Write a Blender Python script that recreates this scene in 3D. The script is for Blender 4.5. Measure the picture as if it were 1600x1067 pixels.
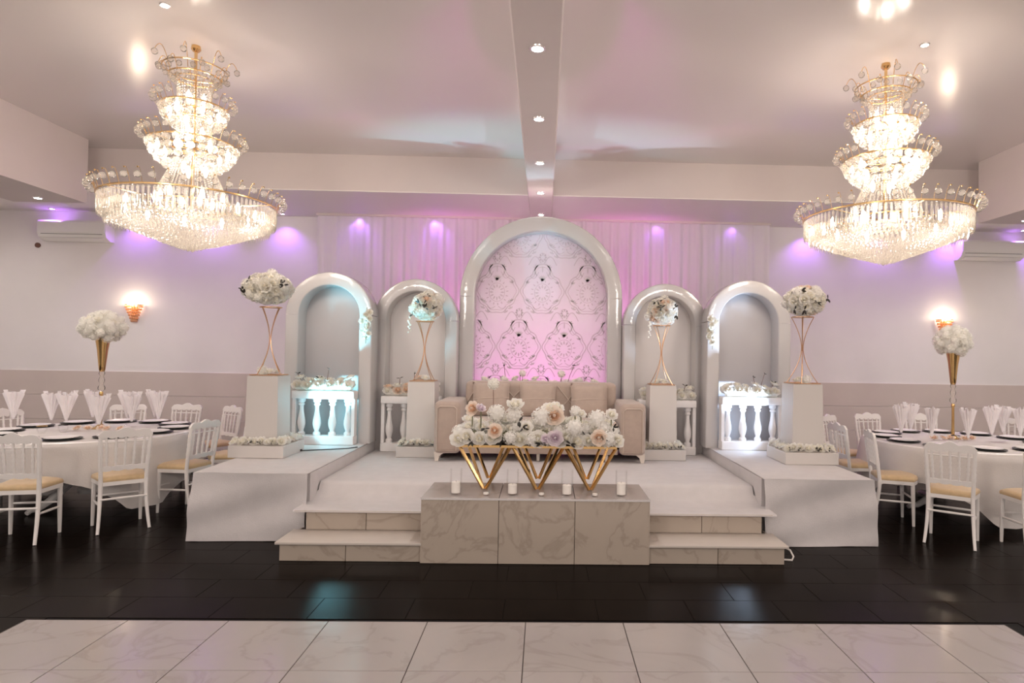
import bpy, bmesh, math, random
from mathutils import Vector, Matrix
from math import sin, cos, pi, radians, atan2, sqrt, hypot

sc = bpy.context.scene
for o in list(bpy.data.objects):
    bpy.data.objects.remove(o)
COL = sc.collection
random.seed(7)

# ------------------------------------------------------------------ camera
EYE = 1.657
FPX, CXP, YAW, PITCH, ROLL = 987.06, 876.53, .02666, .01966, .01669
Fv = Vector((sin(YAW)*cos(PITCH), cos(YAW)*cos(PITCH), sin(PITCH)))
R0 = Vector((cos(YAW), -sin(YAW), 0)); U0 = R0.cross(Fv)
Rv = R0*cos(ROLL) + U0*sin(ROLL); Uv = -R0*sin(ROLL) + U0*cos(ROLL)
cd = bpy.data.cameras.new('camera'); cam = bpy.data.objects.new('camera', cd); COL.objects.link(cam)
cam.matrix_world = Matrix(((Rv.x, Uv.x, -Fv.x, 0), (Rv.y, Uv.y, -Fv.y, 0), (Rv.z, Uv.z, -Fv.z, EYE), (0, 0, 0, 1)))
cd.sensor_width = 36; cd.lens = FPX/1600*36; cd.shift_x = -(CXP-800)/1600
cd.clip_start = .05; cd.clip_end = 60
sc.camera = cam

# ------------------------------------------------------------------ world, exposure
w = bpy.data.worlds.new('world'); sc.world = w; w.use_nodes = True
w.node_tree.nodes['Background'].inputs[0].default_value = (1, .89, .84, 1)
w.node_tree.nodes['Background'].inputs[1].default_value = .75
vs = sc.view_settings
vs.view_transform = 'Standard'; vs.look = 'None'; vs.gamma = 1; vs.use_curve_mapping = False
vs.exposure = 0.3

def lamp(name, kind, loc, power, col=(1, 1, 1), radius=.05, aim=None, cone=90, blend=.5):
    l = bpy.data.lights.new(name, kind); l.energy = power; l.color = col
    l.shadow_soft_size = radius
    o = bpy.data.objects.new(name, l); o.location = loc; COL.objects.link(o)
    if kind == 'SPOT':
        l.spot_size = radians(cone); l.spot_blend = blend
        o.rotation_euler = (Vector(aim)-Vector(loc)).to_track_quat('-Z', 'Y').to_euler()
    return o

WARM = (1, .885, .80)
CHAND = ((-3.07, 5.53), (2.99, 5.48))
def chandelier_lights(x, y, k=1.0):
    """bulbs of one chandelier: open upwards in the small tiers, with spots added outside the rim of the wide lowest tier"""
    lamp('chandelier_light', 'POINT', (x, y, 3.80), 3*k, WARM, .03)
    for (r, z, n, p) in ((.19, 3.67, 3, 3), (.27, 3.34, 4, 4.2)):
        for i in range(n):
            a = 2*pi*i/n+.3; lamp('chandelier_light', 'POINT', (x+r*cos(a), y+r*sin(a), z), p*k, WARM, .03)
    for i in range(5):
        a = 2*pi*i/5+.3; lamp('chandelier_light', 'POINT', (x+.45*cos(a), y+.45*sin(a), 2.83), 5*k, WARM, .03)
    for i in range(6):                      # bulbless spots added outside the rim to throw light sideways at the walls
        a = 2*pi*i/6; px, py = x+.78*cos(a), y+.78*sin(a)
        lamp('chandelier_light', 'SPOT', (px, py, 2.93), 36*k, WARM, .2, (px+cos(a), py+sin(a), 2.93-.05), 155, 1)
for (x, y) in CHAND:
    chandelier_lights(x, y)
for x in (-3.07, 2.99):                     # added fill lamps behind the camera; no chandeliers stand there
    lamp('chandelier_light', 'POINT', (x, -1.6, 3.1), 215, WARM, .45)
BEAM_LIGHTS = [4.28, 5.58, 6.88, 8.17, 9.45]
for y in BEAM_LIGHTS:
    lamp('downlight_beam', 'SPOT', (-.08, y, 3.72), 30 if y < 9 else 90, (1, .95, .9), .03, (-.08, y, 0), 110, .6)
VIOLET_X = [-7.69, -6.45, -5.3, -4.15, -2.92, -1.73, 1.75, 2.95, 4.23, 5.45, 6.6, 7.74]
for x in VIOLET_X:
    lamp('downlight_violet', 'SPOT', (x, 10.0, 3.765), 11 if 0 < x < 3.5 else 24, (.42, .14, 1), .03, (x, 10.06, 0), 115, .7)
for x in (-6.25, 6.14):
    for y in (7.9, 5.4, 2.9, .4):
        lamp('downlight_or_fill_aisle', 'SPOT', (x, y, 3.44), 70 if y > 7 else 60, (1, .93, .87), .03, (x, y, 0), 160, .6)
    for y in (8.5, 5.6):  # second row, added unseen to brighten the outer back wall
        lamp('downlight_or_fill_aisle', 'SPOT', (x*1.34, y, 3.77), 42, (1, .93, .87), .03, (x*1.34, y, 0), 165, .6)
for x, y in ((-2.95, 4.87), (3.12, 5.12)):
    lamp('downlight_ceiling', 'SPOT', (x, y, 4.24), 8, (1, .95, .9), .03, (x, y, 0), 110, .6)
# stage floods: two at the sides of the deck, pink ones on the floor behind the arches
lamp('flood_cyan', 'SPOT', (-2.64, 6.97, .75), 270, (.28, .82, 1), .03, (-1.9, 7.62, 2.0), 60, .8)
lamp('flood_cyan', 'SPOT', (-2.60, 6.99, .76), 5, (.28, .82, 1), .05, (-2.1, 7.2, 1.1), 165, .3)
lamp('flood_blue', 'SPOT', (2.58, 6.97, .75), 240, (.55, .74, 1), .03, (1.83, 7.62, 2.0), 60, .8)
lamp('flood_blue', 'SPOT', (2.54, 6.99, .76), 5, (.55, .74, 1), .05, (2.0, 7.2, 1.1), 165, .3)
PINK = (1, .16, .82)
for x in (-1.15, 1.05):
    lamp('flood_pink', 'SPOT', (x, 8.9, .15), 185 if x < 0 else 225, PINK, .06, (x*1.15, 9.93, 1.75), 56, .9)
lamp('flood_pink', 'SPOT', (-.05, 9.3, .2), 260, PINK, .06, (-.05, 8.1, 1.0), 90, .9)
for x in (-6.5, 6.55):
    for dx in (-.055, 0, .055):
        lamp('sconce_light', 'POINT', (x+dx, 10.08, 2.34), 1.7, (1, .8, .58), .03)

# ------------------------------------------------------------------ materials
def nd(nt, t, **kw):
    n = nt.nodes.new(t)
    for k, v in kw.items():
        setattr(n, k, v)
    return n

def mat(name, col, rough=.5, metal=0, spec=.5, var=0, scale=8, bump=0, bscale=60, coat=0, sheen=0, trans=0, emit=None, estr=0):
    m = bpy.data.materials.new(name); m.use_nodes = True
    nt = m.node_tree; b = nt.nodes['Principled BSDF']
    b.inputs['Base Color'].default_value = (*col, 1); b.inputs['Roughness'].default_value = rough
    b.inputs['Metallic'].default_value = metal; b.inputs['Specular IOR Level'].default_value = spec
    b.inputs['Coat Weight'].default_value = coat; b.inputs['Coat Roughness'].default_value = .05
    b.inputs['Sheen Weight'].default_value = sheen
    b.inputs['Transmission Weight'].default_value = trans
    if emit:
        b.inputs['Emission Color'].default_value = (*emit, 1); b.inputs['Emission Strength'].default_value = estr
    tc = nd(nt, 'ShaderNodeTexCoord')
    if var:
        n = nd(nt, 'ShaderNodeTexNoise'); n.inputs['Scale'].default_value = scale; n.inputs['Detail'].default_value = 4
        oi = nd(nt, 'ShaderNodeObjectInfo')
        va = nd(nt, 'ShaderNodeVectorMath', operation='SCALE'); va.inputs[0].default_value = (37, 53, 71)
        nt.links.new(oi.outputs['Random'], va.inputs['Scale'])
        ad = nd(nt, 'ShaderNodeVectorMath', operation='ADD')
        nt.links.new(tc.outputs['Object'], ad.inputs[0]); nt.links.new(va.outputs[0], ad.inputs[1])
        nt.links.new(ad.outputs[0], n.inputs['Vector'])
        mr = nd(nt, 'ShaderNodeMapRange')
        mr.inputs['From Min'].default_value = .3; mr.inputs['From Max'].default_value = .7
        mr.inputs['To Min'].default_value = 1-var; mr.inputs['To Max'].default_value = 1+var
        nt.links.new(n.outputs['Fac'], mr.inputs['Value'])
        mx = nd(nt, 'ShaderNodeVectorMath', operation='SCALE'); mx.inputs[0].default_value = col
        nt.links.new(mr.outputs[0], mx.inputs['Scale']); nt.links.new(mx.outputs[0], b.inputs['Base Color'])
    if bump:
        n2 = nd(nt, 'ShaderNodeTexNoise'); n2.inputs['Scale'].default_value = bscale; n2.inputs['Detail'].default_value = 3
        bp = nd(nt, 'ShaderNodeBump'); bp.inputs['Strength'].default_value = bump; bp.inputs['Distance'].default_value = .02
        nt.links.new(tc.outputs['Object'], n2.inputs['Vector'])
        nt.links.new(n2.outputs['Fac'], bp.inputs['Height']); nt.links.new(bp.outputs[0], b.inputs['Normal'])
    return m

def marble(name, col, vein, rough, amount=1.0):
    m = mat(name, col, rough); nt = m.node_tree; b = nt.nodes['Principled BSDF']
    tc = nd(nt, 'ShaderNodeTexCoord'); oi = nd(nt, 'ShaderNodeObjectInfo')
    va = nd(nt, 'ShaderNodeVectorMath', operation='SCALE'); va.inputs[0].default_value = (37, 53, 71)
    nt.links.new(oi.outputs['Random'], va.inputs['Scale'])
    ad = nd(nt, 'ShaderNodeVectorMath', operation='ADD')
    nt.links.new(tc.outputs['Object'], ad.inputs[0]); nt.links.new(va.outputs[0], ad.inputs[1])
    n = nd(nt, 'ShaderNodeTexNoise'); n.inputs['Scale'].default_value = 1.6; n.inputs['Detail'].default_value = 6
    n.inputs['Distortion'].default_value = 1.1
    nt.links.new(ad.outputs[0], n.inputs['Vector'])
    sb = nd(nt, 'ShaderNodeMath', operation='SUBTRACT'); sb.inputs[1].default_value = .5
    ab = nd(nt, 'ShaderNodeMath', operation='ABSOLUTE')
    nt.links.new(n.outputs['Fac'], sb.inputs[0]); nt.links.new(sb.outputs[0], ab.inputs[0])
    cr = nd(nt, 'ShaderNodeValToRGB')
    cr.color_ramp.elements[0].position = 0; cr.color_ramp.elements[0].color = (*vein, 1)
    cr.color_ramp.elements[1].position = .022*amount; cr.color_ramp.elements[1].color = (*[v*.96 for v in col], 1)
    e = cr.color_ramp.elements.new(.2); e.color = (*col, 1)
    nt.links.new(ab.outputs[0], cr.inputs[0]); nt.links.new(cr.outputs[0], b.inputs['Base Color'])
    return m

def thin_glass(name, tint=(1, 1, 1), refl=.25):
    m = bpy.data.materials.new(name); m.use_nodes = True; nt = m.node_tree; nt.nodes.clear()
    out = nd(nt, 'ShaderNodeOutputMaterial'); t = nd(nt, 'ShaderNodeBsdfTransparent'); t.inputs[0].default_value = (*tint, 1)
    g = nd(nt, 'ShaderNodeBsdfGlossy'); g.inputs['Roughness'].default_value = .04
    lw = nd(nt, 'ShaderNodeLayerWeight'); lw.inputs[0].default_value = refl
    mx = nd(nt, 'ShaderNodeMixShader')
    mu = nd(nt, 'ShaderNodeMath', operation='MULTIPLY'); mu.inputs[1].default_value = .15
    nt.links.new(lw.outputs['Fresnel'], mu.inputs[0])
    nt.links.new(mu.outputs[0], mx.inputs[0]); nt.links.new(t.outputs[0], mx.inputs[1]); nt.links.new(g.outputs[0], mx.inputs[2])
    nt.links.new(mx.outputs[0], out.inputs[0])
    return m

def crystal_mat(name, col):
    m = bpy.data.materials.new(name); m.use_nodes = True; nt = m.node_tree; nt.nodes.clear()
    out = nd(nt, 'ShaderNodeOutputMaterial')
    t = nd(nt, 'ShaderNodeBsdfTransparent'); t.inputs[0].default_value = (.97, .95, .92, 1)
    tl = nd(nt, 'ShaderNodeBsdfTranslucent'); tl.inputs[0].default_value = (*col, 1)
    df = nd(nt, 'ShaderNodeBsdfDiffuse'); df.inputs[0].default_value = (*col, 1)
    g = nd(nt, 'ShaderNodeBsdfGlossy'); g.inputs['Roughness'].default_value = .12
    a = nd(nt, 'ShaderNodeMixShader'); a.inputs[0].default_value = .35
    nt.links.new(tl.outputs[0], a.inputs[1]); nt.links.new(df.outputs[0], a.inputs[2])
    lw = nd(nt, 'ShaderNodeLayerWeight'); lw.inputs[0].default_value = .2
    c = nd(nt, 'ShaderNodeMixShader'); c.inputs[0].default_value = .2
    nt.links.new(t.outputs[0], c.inputs[1]); nt.links.new(a.outputs[0], c.inputs[2])
    d = nd(nt, 'ShaderNodeMixShader')
    nt.links.new(lw.outputs['Fresnel'], d.inputs[0]); nt.links.new(c.outputs[0], d.inputs[1]); nt.links.new(g.outputs[0], d.inputs[2])
    nt.links.new(d.outputs[0], out.inputs[0])
    return m

def sheer_mat(name, col, tr=.45, rough=.3):
    m = mat(name, col, rough); nt = m.node_tree; b = nt.nodes['Principled BSDF']; out = nt.nodes['Material Output']
    tl = nd(nt, 'ShaderNodeBsdfTranslucent'); tl.inputs[0].default_value = (*col, 1)
    mx = nd(nt, 'ShaderNodeMixShader'); mx.inputs[0].default_value = tr
    nt.links.new(b.outputs[0], mx.inputs[1]); nt.links.new(tl.outputs[0], mx.inputs[2]); nt.links.new(mx.outputs[0], out.inputs[0])
    return m

M = dict(
    wall=mat('wall_paint', (.80, .755, .745), .55, var=.015, scale=3, bump=.04, bscale=120),
    wallpanel=mat('wall_panel', (.62, .53, .49), .28, var=.02, scale=3),
    ceil=mat('stretch_ceiling', (.69, .63, .60), .15, spec=.9, bump=.05, bscale=.9),
    bulk=mat('bulkhead_paint', (.66, .58, .55), .5, var=.012, scale=3),
    soffit=mat('soffit_lightened', (.86, .82, .76), .5),  # bulkhead underside lightened to stand in for missing neutral light
    black=mat('black_floor_tile', (.006, .0035, .0025), .22, var=.25, scale=5, spec=.03),
    blackbase=mat('black_floor_joint', (.004, .003, .003), .6, spec=.1),
    dance=marble('dance_floor_marble', (.395, .36, .345), (.34, .305, .29), .16),
    grout=mat('grout', (.06, .045, .04), .8),
    marble=marble('stage_marble', (.45, .38, .315), (.36, .30, .245), .2, 1.1),
    carpet=mat('white_carpet', (.61, .575, .57), .95, spec=.1, var=.03, scale=9, bump=.25, bscale=180),
    lacquer=mat('white_lacquer', (.55, .525, .515), .1, spec=.6, bump=.10, bscale=11),
    niche=mat('niche_panel_darkened', (.49, .465, .47), .45),  # outer niches: panel colour darkened to offset strong lamp light
    ped=mat('pedestal_white', (.62, .58, .55), .5),
    tread=mat('step_tread', (.55, .49, .44), .4),
    niche_lightened=mat('niche_panel_lightened', (.76, .72, .71), .45),  # same panel colour lightened, as less light reaches the inner niches
    plaster=mat('baluster_white', (.80, .77, .76), .4),
    cloth=mat('table_linen', (.63, .59, .565), .85, spec=.15, var=.02, scale=6, bump=.15, bscale=90),
    chair=mat('white_chair_lacquer', (.83, .79, .76), .32),
    goldpad=mat('gold_seat_fabric', (.60, .43, .24), .6, sheen=.2, var=.06, scale=30),
    gold=mat('polished_gold', (.72, .47, .20), .17, metal=1),
    copper=mat('rose_gold_wire', (.66, .40, .24), .3, metal=1),
    brass=mat('chandelier_brass', (.85, .58, .28), .22, metal=1),
    sofa=mat('taupe_velvet', (.44, .345, .29), .8, sheen=.35, var=.05, scale=14, bump=.08, bscale=200),
    sofatrim=mat('sofa_trim', (.55, .45, .38), .4),
    cream=mat('cream_foot', (.78, .70, .62), .35),
    blackglass=mat('black_glass_top', (.015, .012, .012), .06),
    wax=mat('white_candle_wax', (.85, .80, .74), .5),
    glass=thin_glass('clear_glass'),
    crystal=crystal_mat('crystal', (.98, .94, .88)),
    bulb=mat('lamp_bulb', (1, .95, .88), .3, emit=(1, .90, .74), estr=9),
    led=mat('downlight_lens', (1, 1, 1), .3, emit=(1, .97, .93), estr=14),
    ledv=mat('violet_downlight_lens', (1, 1, 1), .3, emit=(.72, .62, 1), estr=8),
    chrome=mat('chrome_bezel', (.8, .78, .76), .2, metal=1),
    acwhite=mat('air_conditioner_plastic', (.82, .80, .77), .3),
    dark=mat('black_plastic', (.012, .012, .012), .45),
    cable=mat('white_cable', (.75, .70, .66), .5),
    curtain=sheer_mat('white_curtain', (.84, .80, .80), .25, .8),
    sheer=sheer_mat('damask_panel', (.88, .84, .86), .48, .22),
    print=mat('damask_print', (.63, .56, .585), .45),
    plate=mat('white_china', (.85, .81, .79), .18),
    napkin=mat('organza_napkin', (.86, .81, .82), .7, var=.02, scale=20),
    white=sheer_mat('ivory_petal', (.95, .93, .89), .4, .6),
    hydr=sheer_mat('cream_white_petal', (.94, .92, .86), .4, .6),
    blush=sheer_mat('blush_petal', (.94, .83, .73), .4, .6),
    lilac=sheer_mat('lilac_petal', (.89, .81, .85), .4, .6),
    heart_ivory=mat('ivory_rose_heart', (.93, .89, .78), .6),
    heart_blush=mat('blush_rose_heart', (.88, .64, .47), .6),
    heart_lilac=mat('lilac_rose_heart', (.78, .66, .73), .6),
    leaf=mat('dark_leaf', (.025, .022, .018), .5, var=.2),
    green=mat('sage_stem', (.20, .20, .12), .6, var=.15),
    stemred=mat('brown_stem', (.16, .075, .05), .6),
    amber=sheer_mat('amber_crystal', (.88, .58, .36), .5, .15),
)

# ------------------------------------------------------------------ mesh helpers
class MB:
    def __init__(s):
        s.v = []; s.f = []; s.m = []; s.mi = 0
    def add(s, vs, fs):
        o = len(s.v); s.v += [tuple(v) for v in vs]
        s.f += [tuple(i+o for i in f) for f in fs]; s.m += [s.mi]*len(fs)
        return s
    def box(s, x0, x1, y0, y1, z0, z1, bev=0, seg=2):
        if not bev:
            vs = [(x, y, z) for z in (z0, z1) for y in (y0, y1) for x in (x0, x1)]
            return s.add(vs, [(0, 2, 3, 1), (4, 5, 7, 6), (0, 1, 5, 4), (2, 6, 7, 3), (0, 4, 6, 2), (1, 3, 7, 5)])
        bm = bmesh.new(); bmesh.ops.create_cube(bm, size=1)
        for v in bm.verts:
            v.co = ((x0+x1)/2+v.co.x*(x1-x0), (y0+y1)/2+v.co.y*(y1-y0), (z0+z1)/2+v.co.z*(z1-z0))
        bmesh.ops.bevel(bm, geom=bm.edges[:], offset=min(bev, .49*min(x1-x0, y1-y0, z1-z0)), segments=seg, profile=.5, affect='EDGES')
        return s.frombm(bm)
    def frombm(s, bm):
        bm.verts.index_update()
        s.add([v.co[:] for v in bm.verts], [[v.index for v in f.verts] for f in bm.faces]); bm.free(); return s
    def tube(s, pts, r, n=8, closed=False, cap=True):
        pts = [Vector(p) for p in pts]; k = len(pts)
        rs = r if isinstance(r, (list, tuple)) else [r]*k
        vs, fs = [], []; up = None
        for i in range(k):
            a = pts[(i-1) % k] if (closed or i > 0) else pts[i]
            b = pts[(i+1) % k] if (closed or i < k-1) else pts[i]
            t = (b-a).normalized() if (b-a).length > 1e-9 else Vector((0, 0, 1))
            if up is None:
                up = t.orthogonal().normalized()
            up = (up - t*up.dot(t))
            up = up.normalized() if up.length > 1e-6 else t.orthogonal().normalized()
            q = t.cross(up)
            for j in range(n):
                a2 = 2*pi*j/n + pi/n
                vs.append(pts[i] + (up*cos(a2)+q*sin(a2))*rs[i])
        for i in range(k if closed else k-1):
            i2 = (i+1) % k
            for j in range(n):
                fs.append((i*n+j, i*n+(j+1) % n, i2*n+(j+1) % n, i2*n+j))
        if cap and not closed:
            fs.append(tuple(range(n-1, -1, -1))); fs.append(tuple((k-1)*n+j for j in range(n)))
        return s.add(vs, fs)
    def lathe(s, prof, n=16, c=(0, 0, 0), capb=True, capt=True, ax=None):
        vs = []; fs = []
        for (r, z) in prof:
            for j in range(n):
                a = 2*pi*j/n
                vs.append((c[0]+r*cos(a), c[1]+r*sin(a), c[2]+z))
        for i in range(len(prof)-1):
            for j in range(n):
                fs.append((i*n+j, i*n+(j+1) % n, (i+1)*n+(j+1) % n, (i+1)*n+j))
        if capb: fs.append(tuple(range(n-1, -1, -1)))
        if capt: fs.append(tuple((len(prof)-1)*n+j for j in range(n)))
        if ax is not None:
            q = Vector((0, 0, 1)).rotation_difference(Vector(ax)); cc = Vector(c)
            vs = [cc + q @ (Vector(v)-cc) for v in vs]
        return s.add(vs, fs)
    def ball(s, c, r, n=8, m=5, sz=1):
        prof = [(max(.001, r*sin(pi*i/m)), -r*cos(pi*i/m)*sz) for i in range(m+1)]
        return s.lathe(prof, n, c, False, False)
    def poly(s, pts, d):
        """outline pts (3D list, coplanar) extruded by vector d"""
        n = len(pts); d = Vector(d); vs = [Vector(p) for p in pts] + [Vector(p)+d for p in pts]
        return s.add(vs, [tuple(range(n)), tuple(range(2*n-1, n-1, -1))] + [(i, i+n, (i+1) % n+n, (i+1) % n) for i in range(n)])
    def grid(s, fn, nu, nv, wrap=False):
        vs = [fn(i/nu, j/nv) for j in range(nv+1) for i in range(nu+1)]
        return s.add(vs, [(j*(nu+1)+i, j*(nu+1)+i+1, (j+1)*(nu+1)+i+1, (j+1)*(nu+1)+i) for j in range(nv) for i in range(nu)])
    def mesh(s, name, mats, sharp=35, smooth=True, fix=True):
        me = bpy.data.meshes.new(name); me.from_pydata(s.v, [], s.f)
        for m in (mats if isinstance(mats, (list, tuple)) else [mats]):
            me.materials.append(m)
        if fix:
            bm = bmesh.new(); bm.from_mesh(me); bmesh.ops.recalc_face_normals(bm, faces=bm.faces[:]); bm.to_mesh(me); bm.free()
        if len(set(s.m)) > 1:
            me.polygons.foreach_set('material_index', s.m)
        if smooth:
            me.polygons.foreach_set('use_smooth', [True]*len(me.polygons)); me.set_sharp_from_angle(angle=radians(sharp))
        me.update(); return me

def link(name, me, parent=None, loc=None, rot=None, scale=None, **props):
    o = bpy.data.objects.new(name, me)
    COL.objects.link(o)
    if parent is not None: o.parent = parent
    if loc is not None: o.location = loc
    if rot is not None: o.rotation_euler = rot
    if scale is not None: o.scale = scale if not isinstance(scale, (int, float)) else (scale,)*3
    for k, v in props.items(): o[k] = v
    return o
def obj(name, mb, m, parent=None, sharp=35, **kw):
    return link(name, mb.mesh(name, m, sharp), parent, **kw)
def thing(name, label, cat, loc=(0, 0, 0), rz=0, group=None):
    o = link(name, None, None, loc, (0, 0, rz), label=label, category=cat)
    o.empty_display_size = .1
    if group: o['group'] = group
    return o
def dup(root, loc, rz=0, label=None, group=None, scale=None):
    r = root.copy(); COL.objects.link(r); r.location = loc; r.rotation_euler = (0, 0, rz)
    if label: r['label'] = label
    if group: r['group'] = group
    if scale: r.scale = (scale,)*3
    for ch in list(root.children):
        c = ch.copy(); COL.objects.link(c); c.parent = r
        for g in list(ch.children):
            d = g.copy(); COL.objects.link(d); d.parent = c
    return r
def struct(name, mb, m, parent=None, **kw):
    o = obj(name, mb, m, parent, **kw); o['kind'] = 'structure'; return o

# ------------------------------------------------------------------ room shell
YB, YR, XL, XR = 10.2, -2.5, -9.4, 9.2
ZC, ZS = 4.28, 3.80
fl = struct('floor', MB().box(XL, XR, YR, YB, -.12, -.004), M['blackbase'])
struct('ceiling', MB().box(XL, XR, YR, YB, ZC, ZC+.1), M['ceil'])
wb = struct('wall_back', MB().box(XL, XR, YB, YB+.15, 0, ZC), M['wall'])
struct('wall_left', MB().box(XL-.15, XL, YR, YB, 0, ZC), M['wall'])
struct('wall_right', MB().box(XR, XR+.15, YR, YB, 0, ZC), M['wall'])
for k in range(3):                                    # three courses of wall tiling below the dado line
    z0, z1 = [(.12, .50), (.505, .885), (.89, 1.262)][k]
    for i in range(12):
        x0 = XL+.02+i*1.548
        obj('wall_tile', MB().box(x0, x0+1.5475, YB-.014, YB, z0, z1), M['wallpanel'], wb)
struct('baseboard_back', MB().box(XL, XR, YB-.02, YB, 0, .117), M['wallpanel'])
# dropped bulkhead along the back, centre beam and side beams
struct('trim_1', MB().box(-9.4, 9.2, 8.49, YB, ZS, ZC), M['bulk'])
struct('trim_7', MB().box(-9.4, 9.2, 8.497, YB, ZS-.012, ZS), M['soffit'])
struct('trim_2', MB().box(-.247, .087, YR, 9.75, 3.745, ZC, .012, 1), M['bulk'])
struct('trim_3', MB().box(-6.75, -5.84, YR, 8.15, 3.47, ZC), M['bulk'])
struct('trim_4', MB().box(5.70, 6.6, YR, 8.15, 3.47, ZC), M['bulk'])
struct('trim_5', MB().box(XL, -6.75, YR, 8.49, 3.80, ZC), M['bulk'])
struct('trim_6', MB().box(6.6, XR, YR, 8.49, 3.80, ZC), M['bulk'])

# black floor tiles, running bond
tme = MB().box(-.2998, .2998, -.1655, .1655, -.006, 0, .0012, 1).mesh('tile', M['black'])
rest = MB()
for r in range(-14, 19):
    yc = 4.13 + r*.333
    if yc > YB-.17: break
    off = .07 + (.3 if r % 2 else 0) + .05*sin(r*1.7)
    for i in range(-15, 15):
        xc = i*.602 + off
        if xc < XL+.3 or xc > XR-.3: continue
        if -3.12 < xc < 2.92 and yc < 3.96: continue
        if -2.6 < xc < 2.5 and 5.5 < yc < 8: continue
        hid = abs(xc+.05) < 1.6 and 5.2 < yc < 9.5
        if hid: continue
        if 3.9 < yc < 6.4 and abs(xc) < 5.6:
            link('tile', tme, fl, (xc, yc, 0))
        else:
            rest.box(xc-.2985, xc+.2985, yc-.163, yc+.163, -.006, 0)
o = obj('far_tiles', rest, M['black'], fl); o['kind'] = 'stuff'

# white dance floor
df = thing('dance_floor', 'white marbled tile dance floor set into the black floor at the front', 'dance floor', (-.084, 3.92, 0))
obj('border', MB().box(-3.012, 3.012, -6.012, .012, -.0035, .001), M['grout'], df)
dme = MB().box(-.2975, .2975, -.2975, .2975, -.003, .004, .0015, 1).mesh('tile', M['dance'])
for i in range(10):
    for j in range(10):
        link('tile', dme, df, (-2.7+.6*i, -.3-.6*j, .001))

# ------------------------------------------------------------------ stage
SX0, SX1, IX0, IX1 = -3.0, 2.95, -2.03, 1.965
st = thing('stage_platform', 'wide low white stage platform with raised side decks behind the steps', 'stage', (0, 5.55, 0))
obj('centre_deck', MB().box(IX0, IX1, .33, 2.75, .02, .455), M['carpet'], st)
obj('side_deck', MB().box(SX0+.02, IX0, .07, 2.45, .02, .575), M['carpet'], st)
obj('side_deck', MB().box(IX1, SX1-.02, .07, 2.45, .02, .575), M['carpet'], st)

def skirt(name, x0, x1, outer, label, seed):
    """a white carpet laid over a side deck, its front and outer edge hanging to the floor"""
    rnd = random.Random(seed)
    a, b, c = rnd.uniform(0, 6), rnd.uniform(0, 6), rnd.uniform(0, 6)
    mb = MB()
    NU, NV = 48, 22
    def front(u, v):
        x = x0+(x1-x0)*u; z = .583*(1-v)
        d = .012*sin(pi*min(1, v*8))*0 + .030*sin(v*pi)*sin(5.0*u*(1+.3*v)+a) + .016*sin(v*9+u*5+b)*v*(1-v)*4 + .05*v*v*.5*(1+.6*sin(u*4+c))
        return (x + (.03*v*(1 if outer > 0 else -1))*(u if outer > 0 else 1-u), 5.548-d-.004, max(.004, z+.006*sin(u*9+a)*v))
    mb.grid(front, NU, NV)
    xo = x1 if outer > 0 else x0
    def side(u, v):
        y = 5.548+(2.4)*u; z = .583*(1-v)
        d = .02*sin(v*pi)*sin(9*u+b)*min(1, u*8) + .03*v*min(1, .3+u*4)
        return (xo+outer*(.004+d), y-(.03*v)*(1-u)*.5, max(.004, z))
    mb.grid(side, 40, 12)
    mb.grid(lambda u, v: (x0+(x1-x0)*u, 5.544+2.4*v, .583+.0015*sin(9*u+7*v)), 12, 24)
    o = obj(name, mb, M['carpet'], sharp=60)
    o['label'] = label; o['category'] = 'carpet'
    return o
skirt('carpet', SX0, IX0+.004, -1, 'white carpet hanging over the front of the left side deck', 3)
skirt('carpet', IX1-.004, SX1, 1, 'white carpet hanging over the front of the right side deck', 8)

cp = MB()                                             # centre carpet: flat, curling down onto the upper step
prof = [(8.25, .462), (7.4, .462), (6.6, .462), (6.0, .462), (5.875, .461), (5.845, .452), (5.825, .43), (5.80, .39), (5.765, .355), (5.70, .334), (5.6, .326), (5.45, .325), (5.35, .325), (5.332, .321), (5.328, .309)]
cp.grid(lambda u, v: (IX0+.012+(IX1-IX0-.024)*u + ((-.045 if u < .5 else .045)*abs(u-.5)*2 if v > .55 else 0), prof[round(v*14)][0]+.006*sin(u*17)*(1 if .3 < v < .7 else 0), prof[round(v*14)][1]), 40, 14)
o = obj('carpet', cp, M['carpet'], sharp=60); o['label'] = 'white carpet on the centre deck curling down onto the upper steps'; o['category'] = 'carpet'

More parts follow.
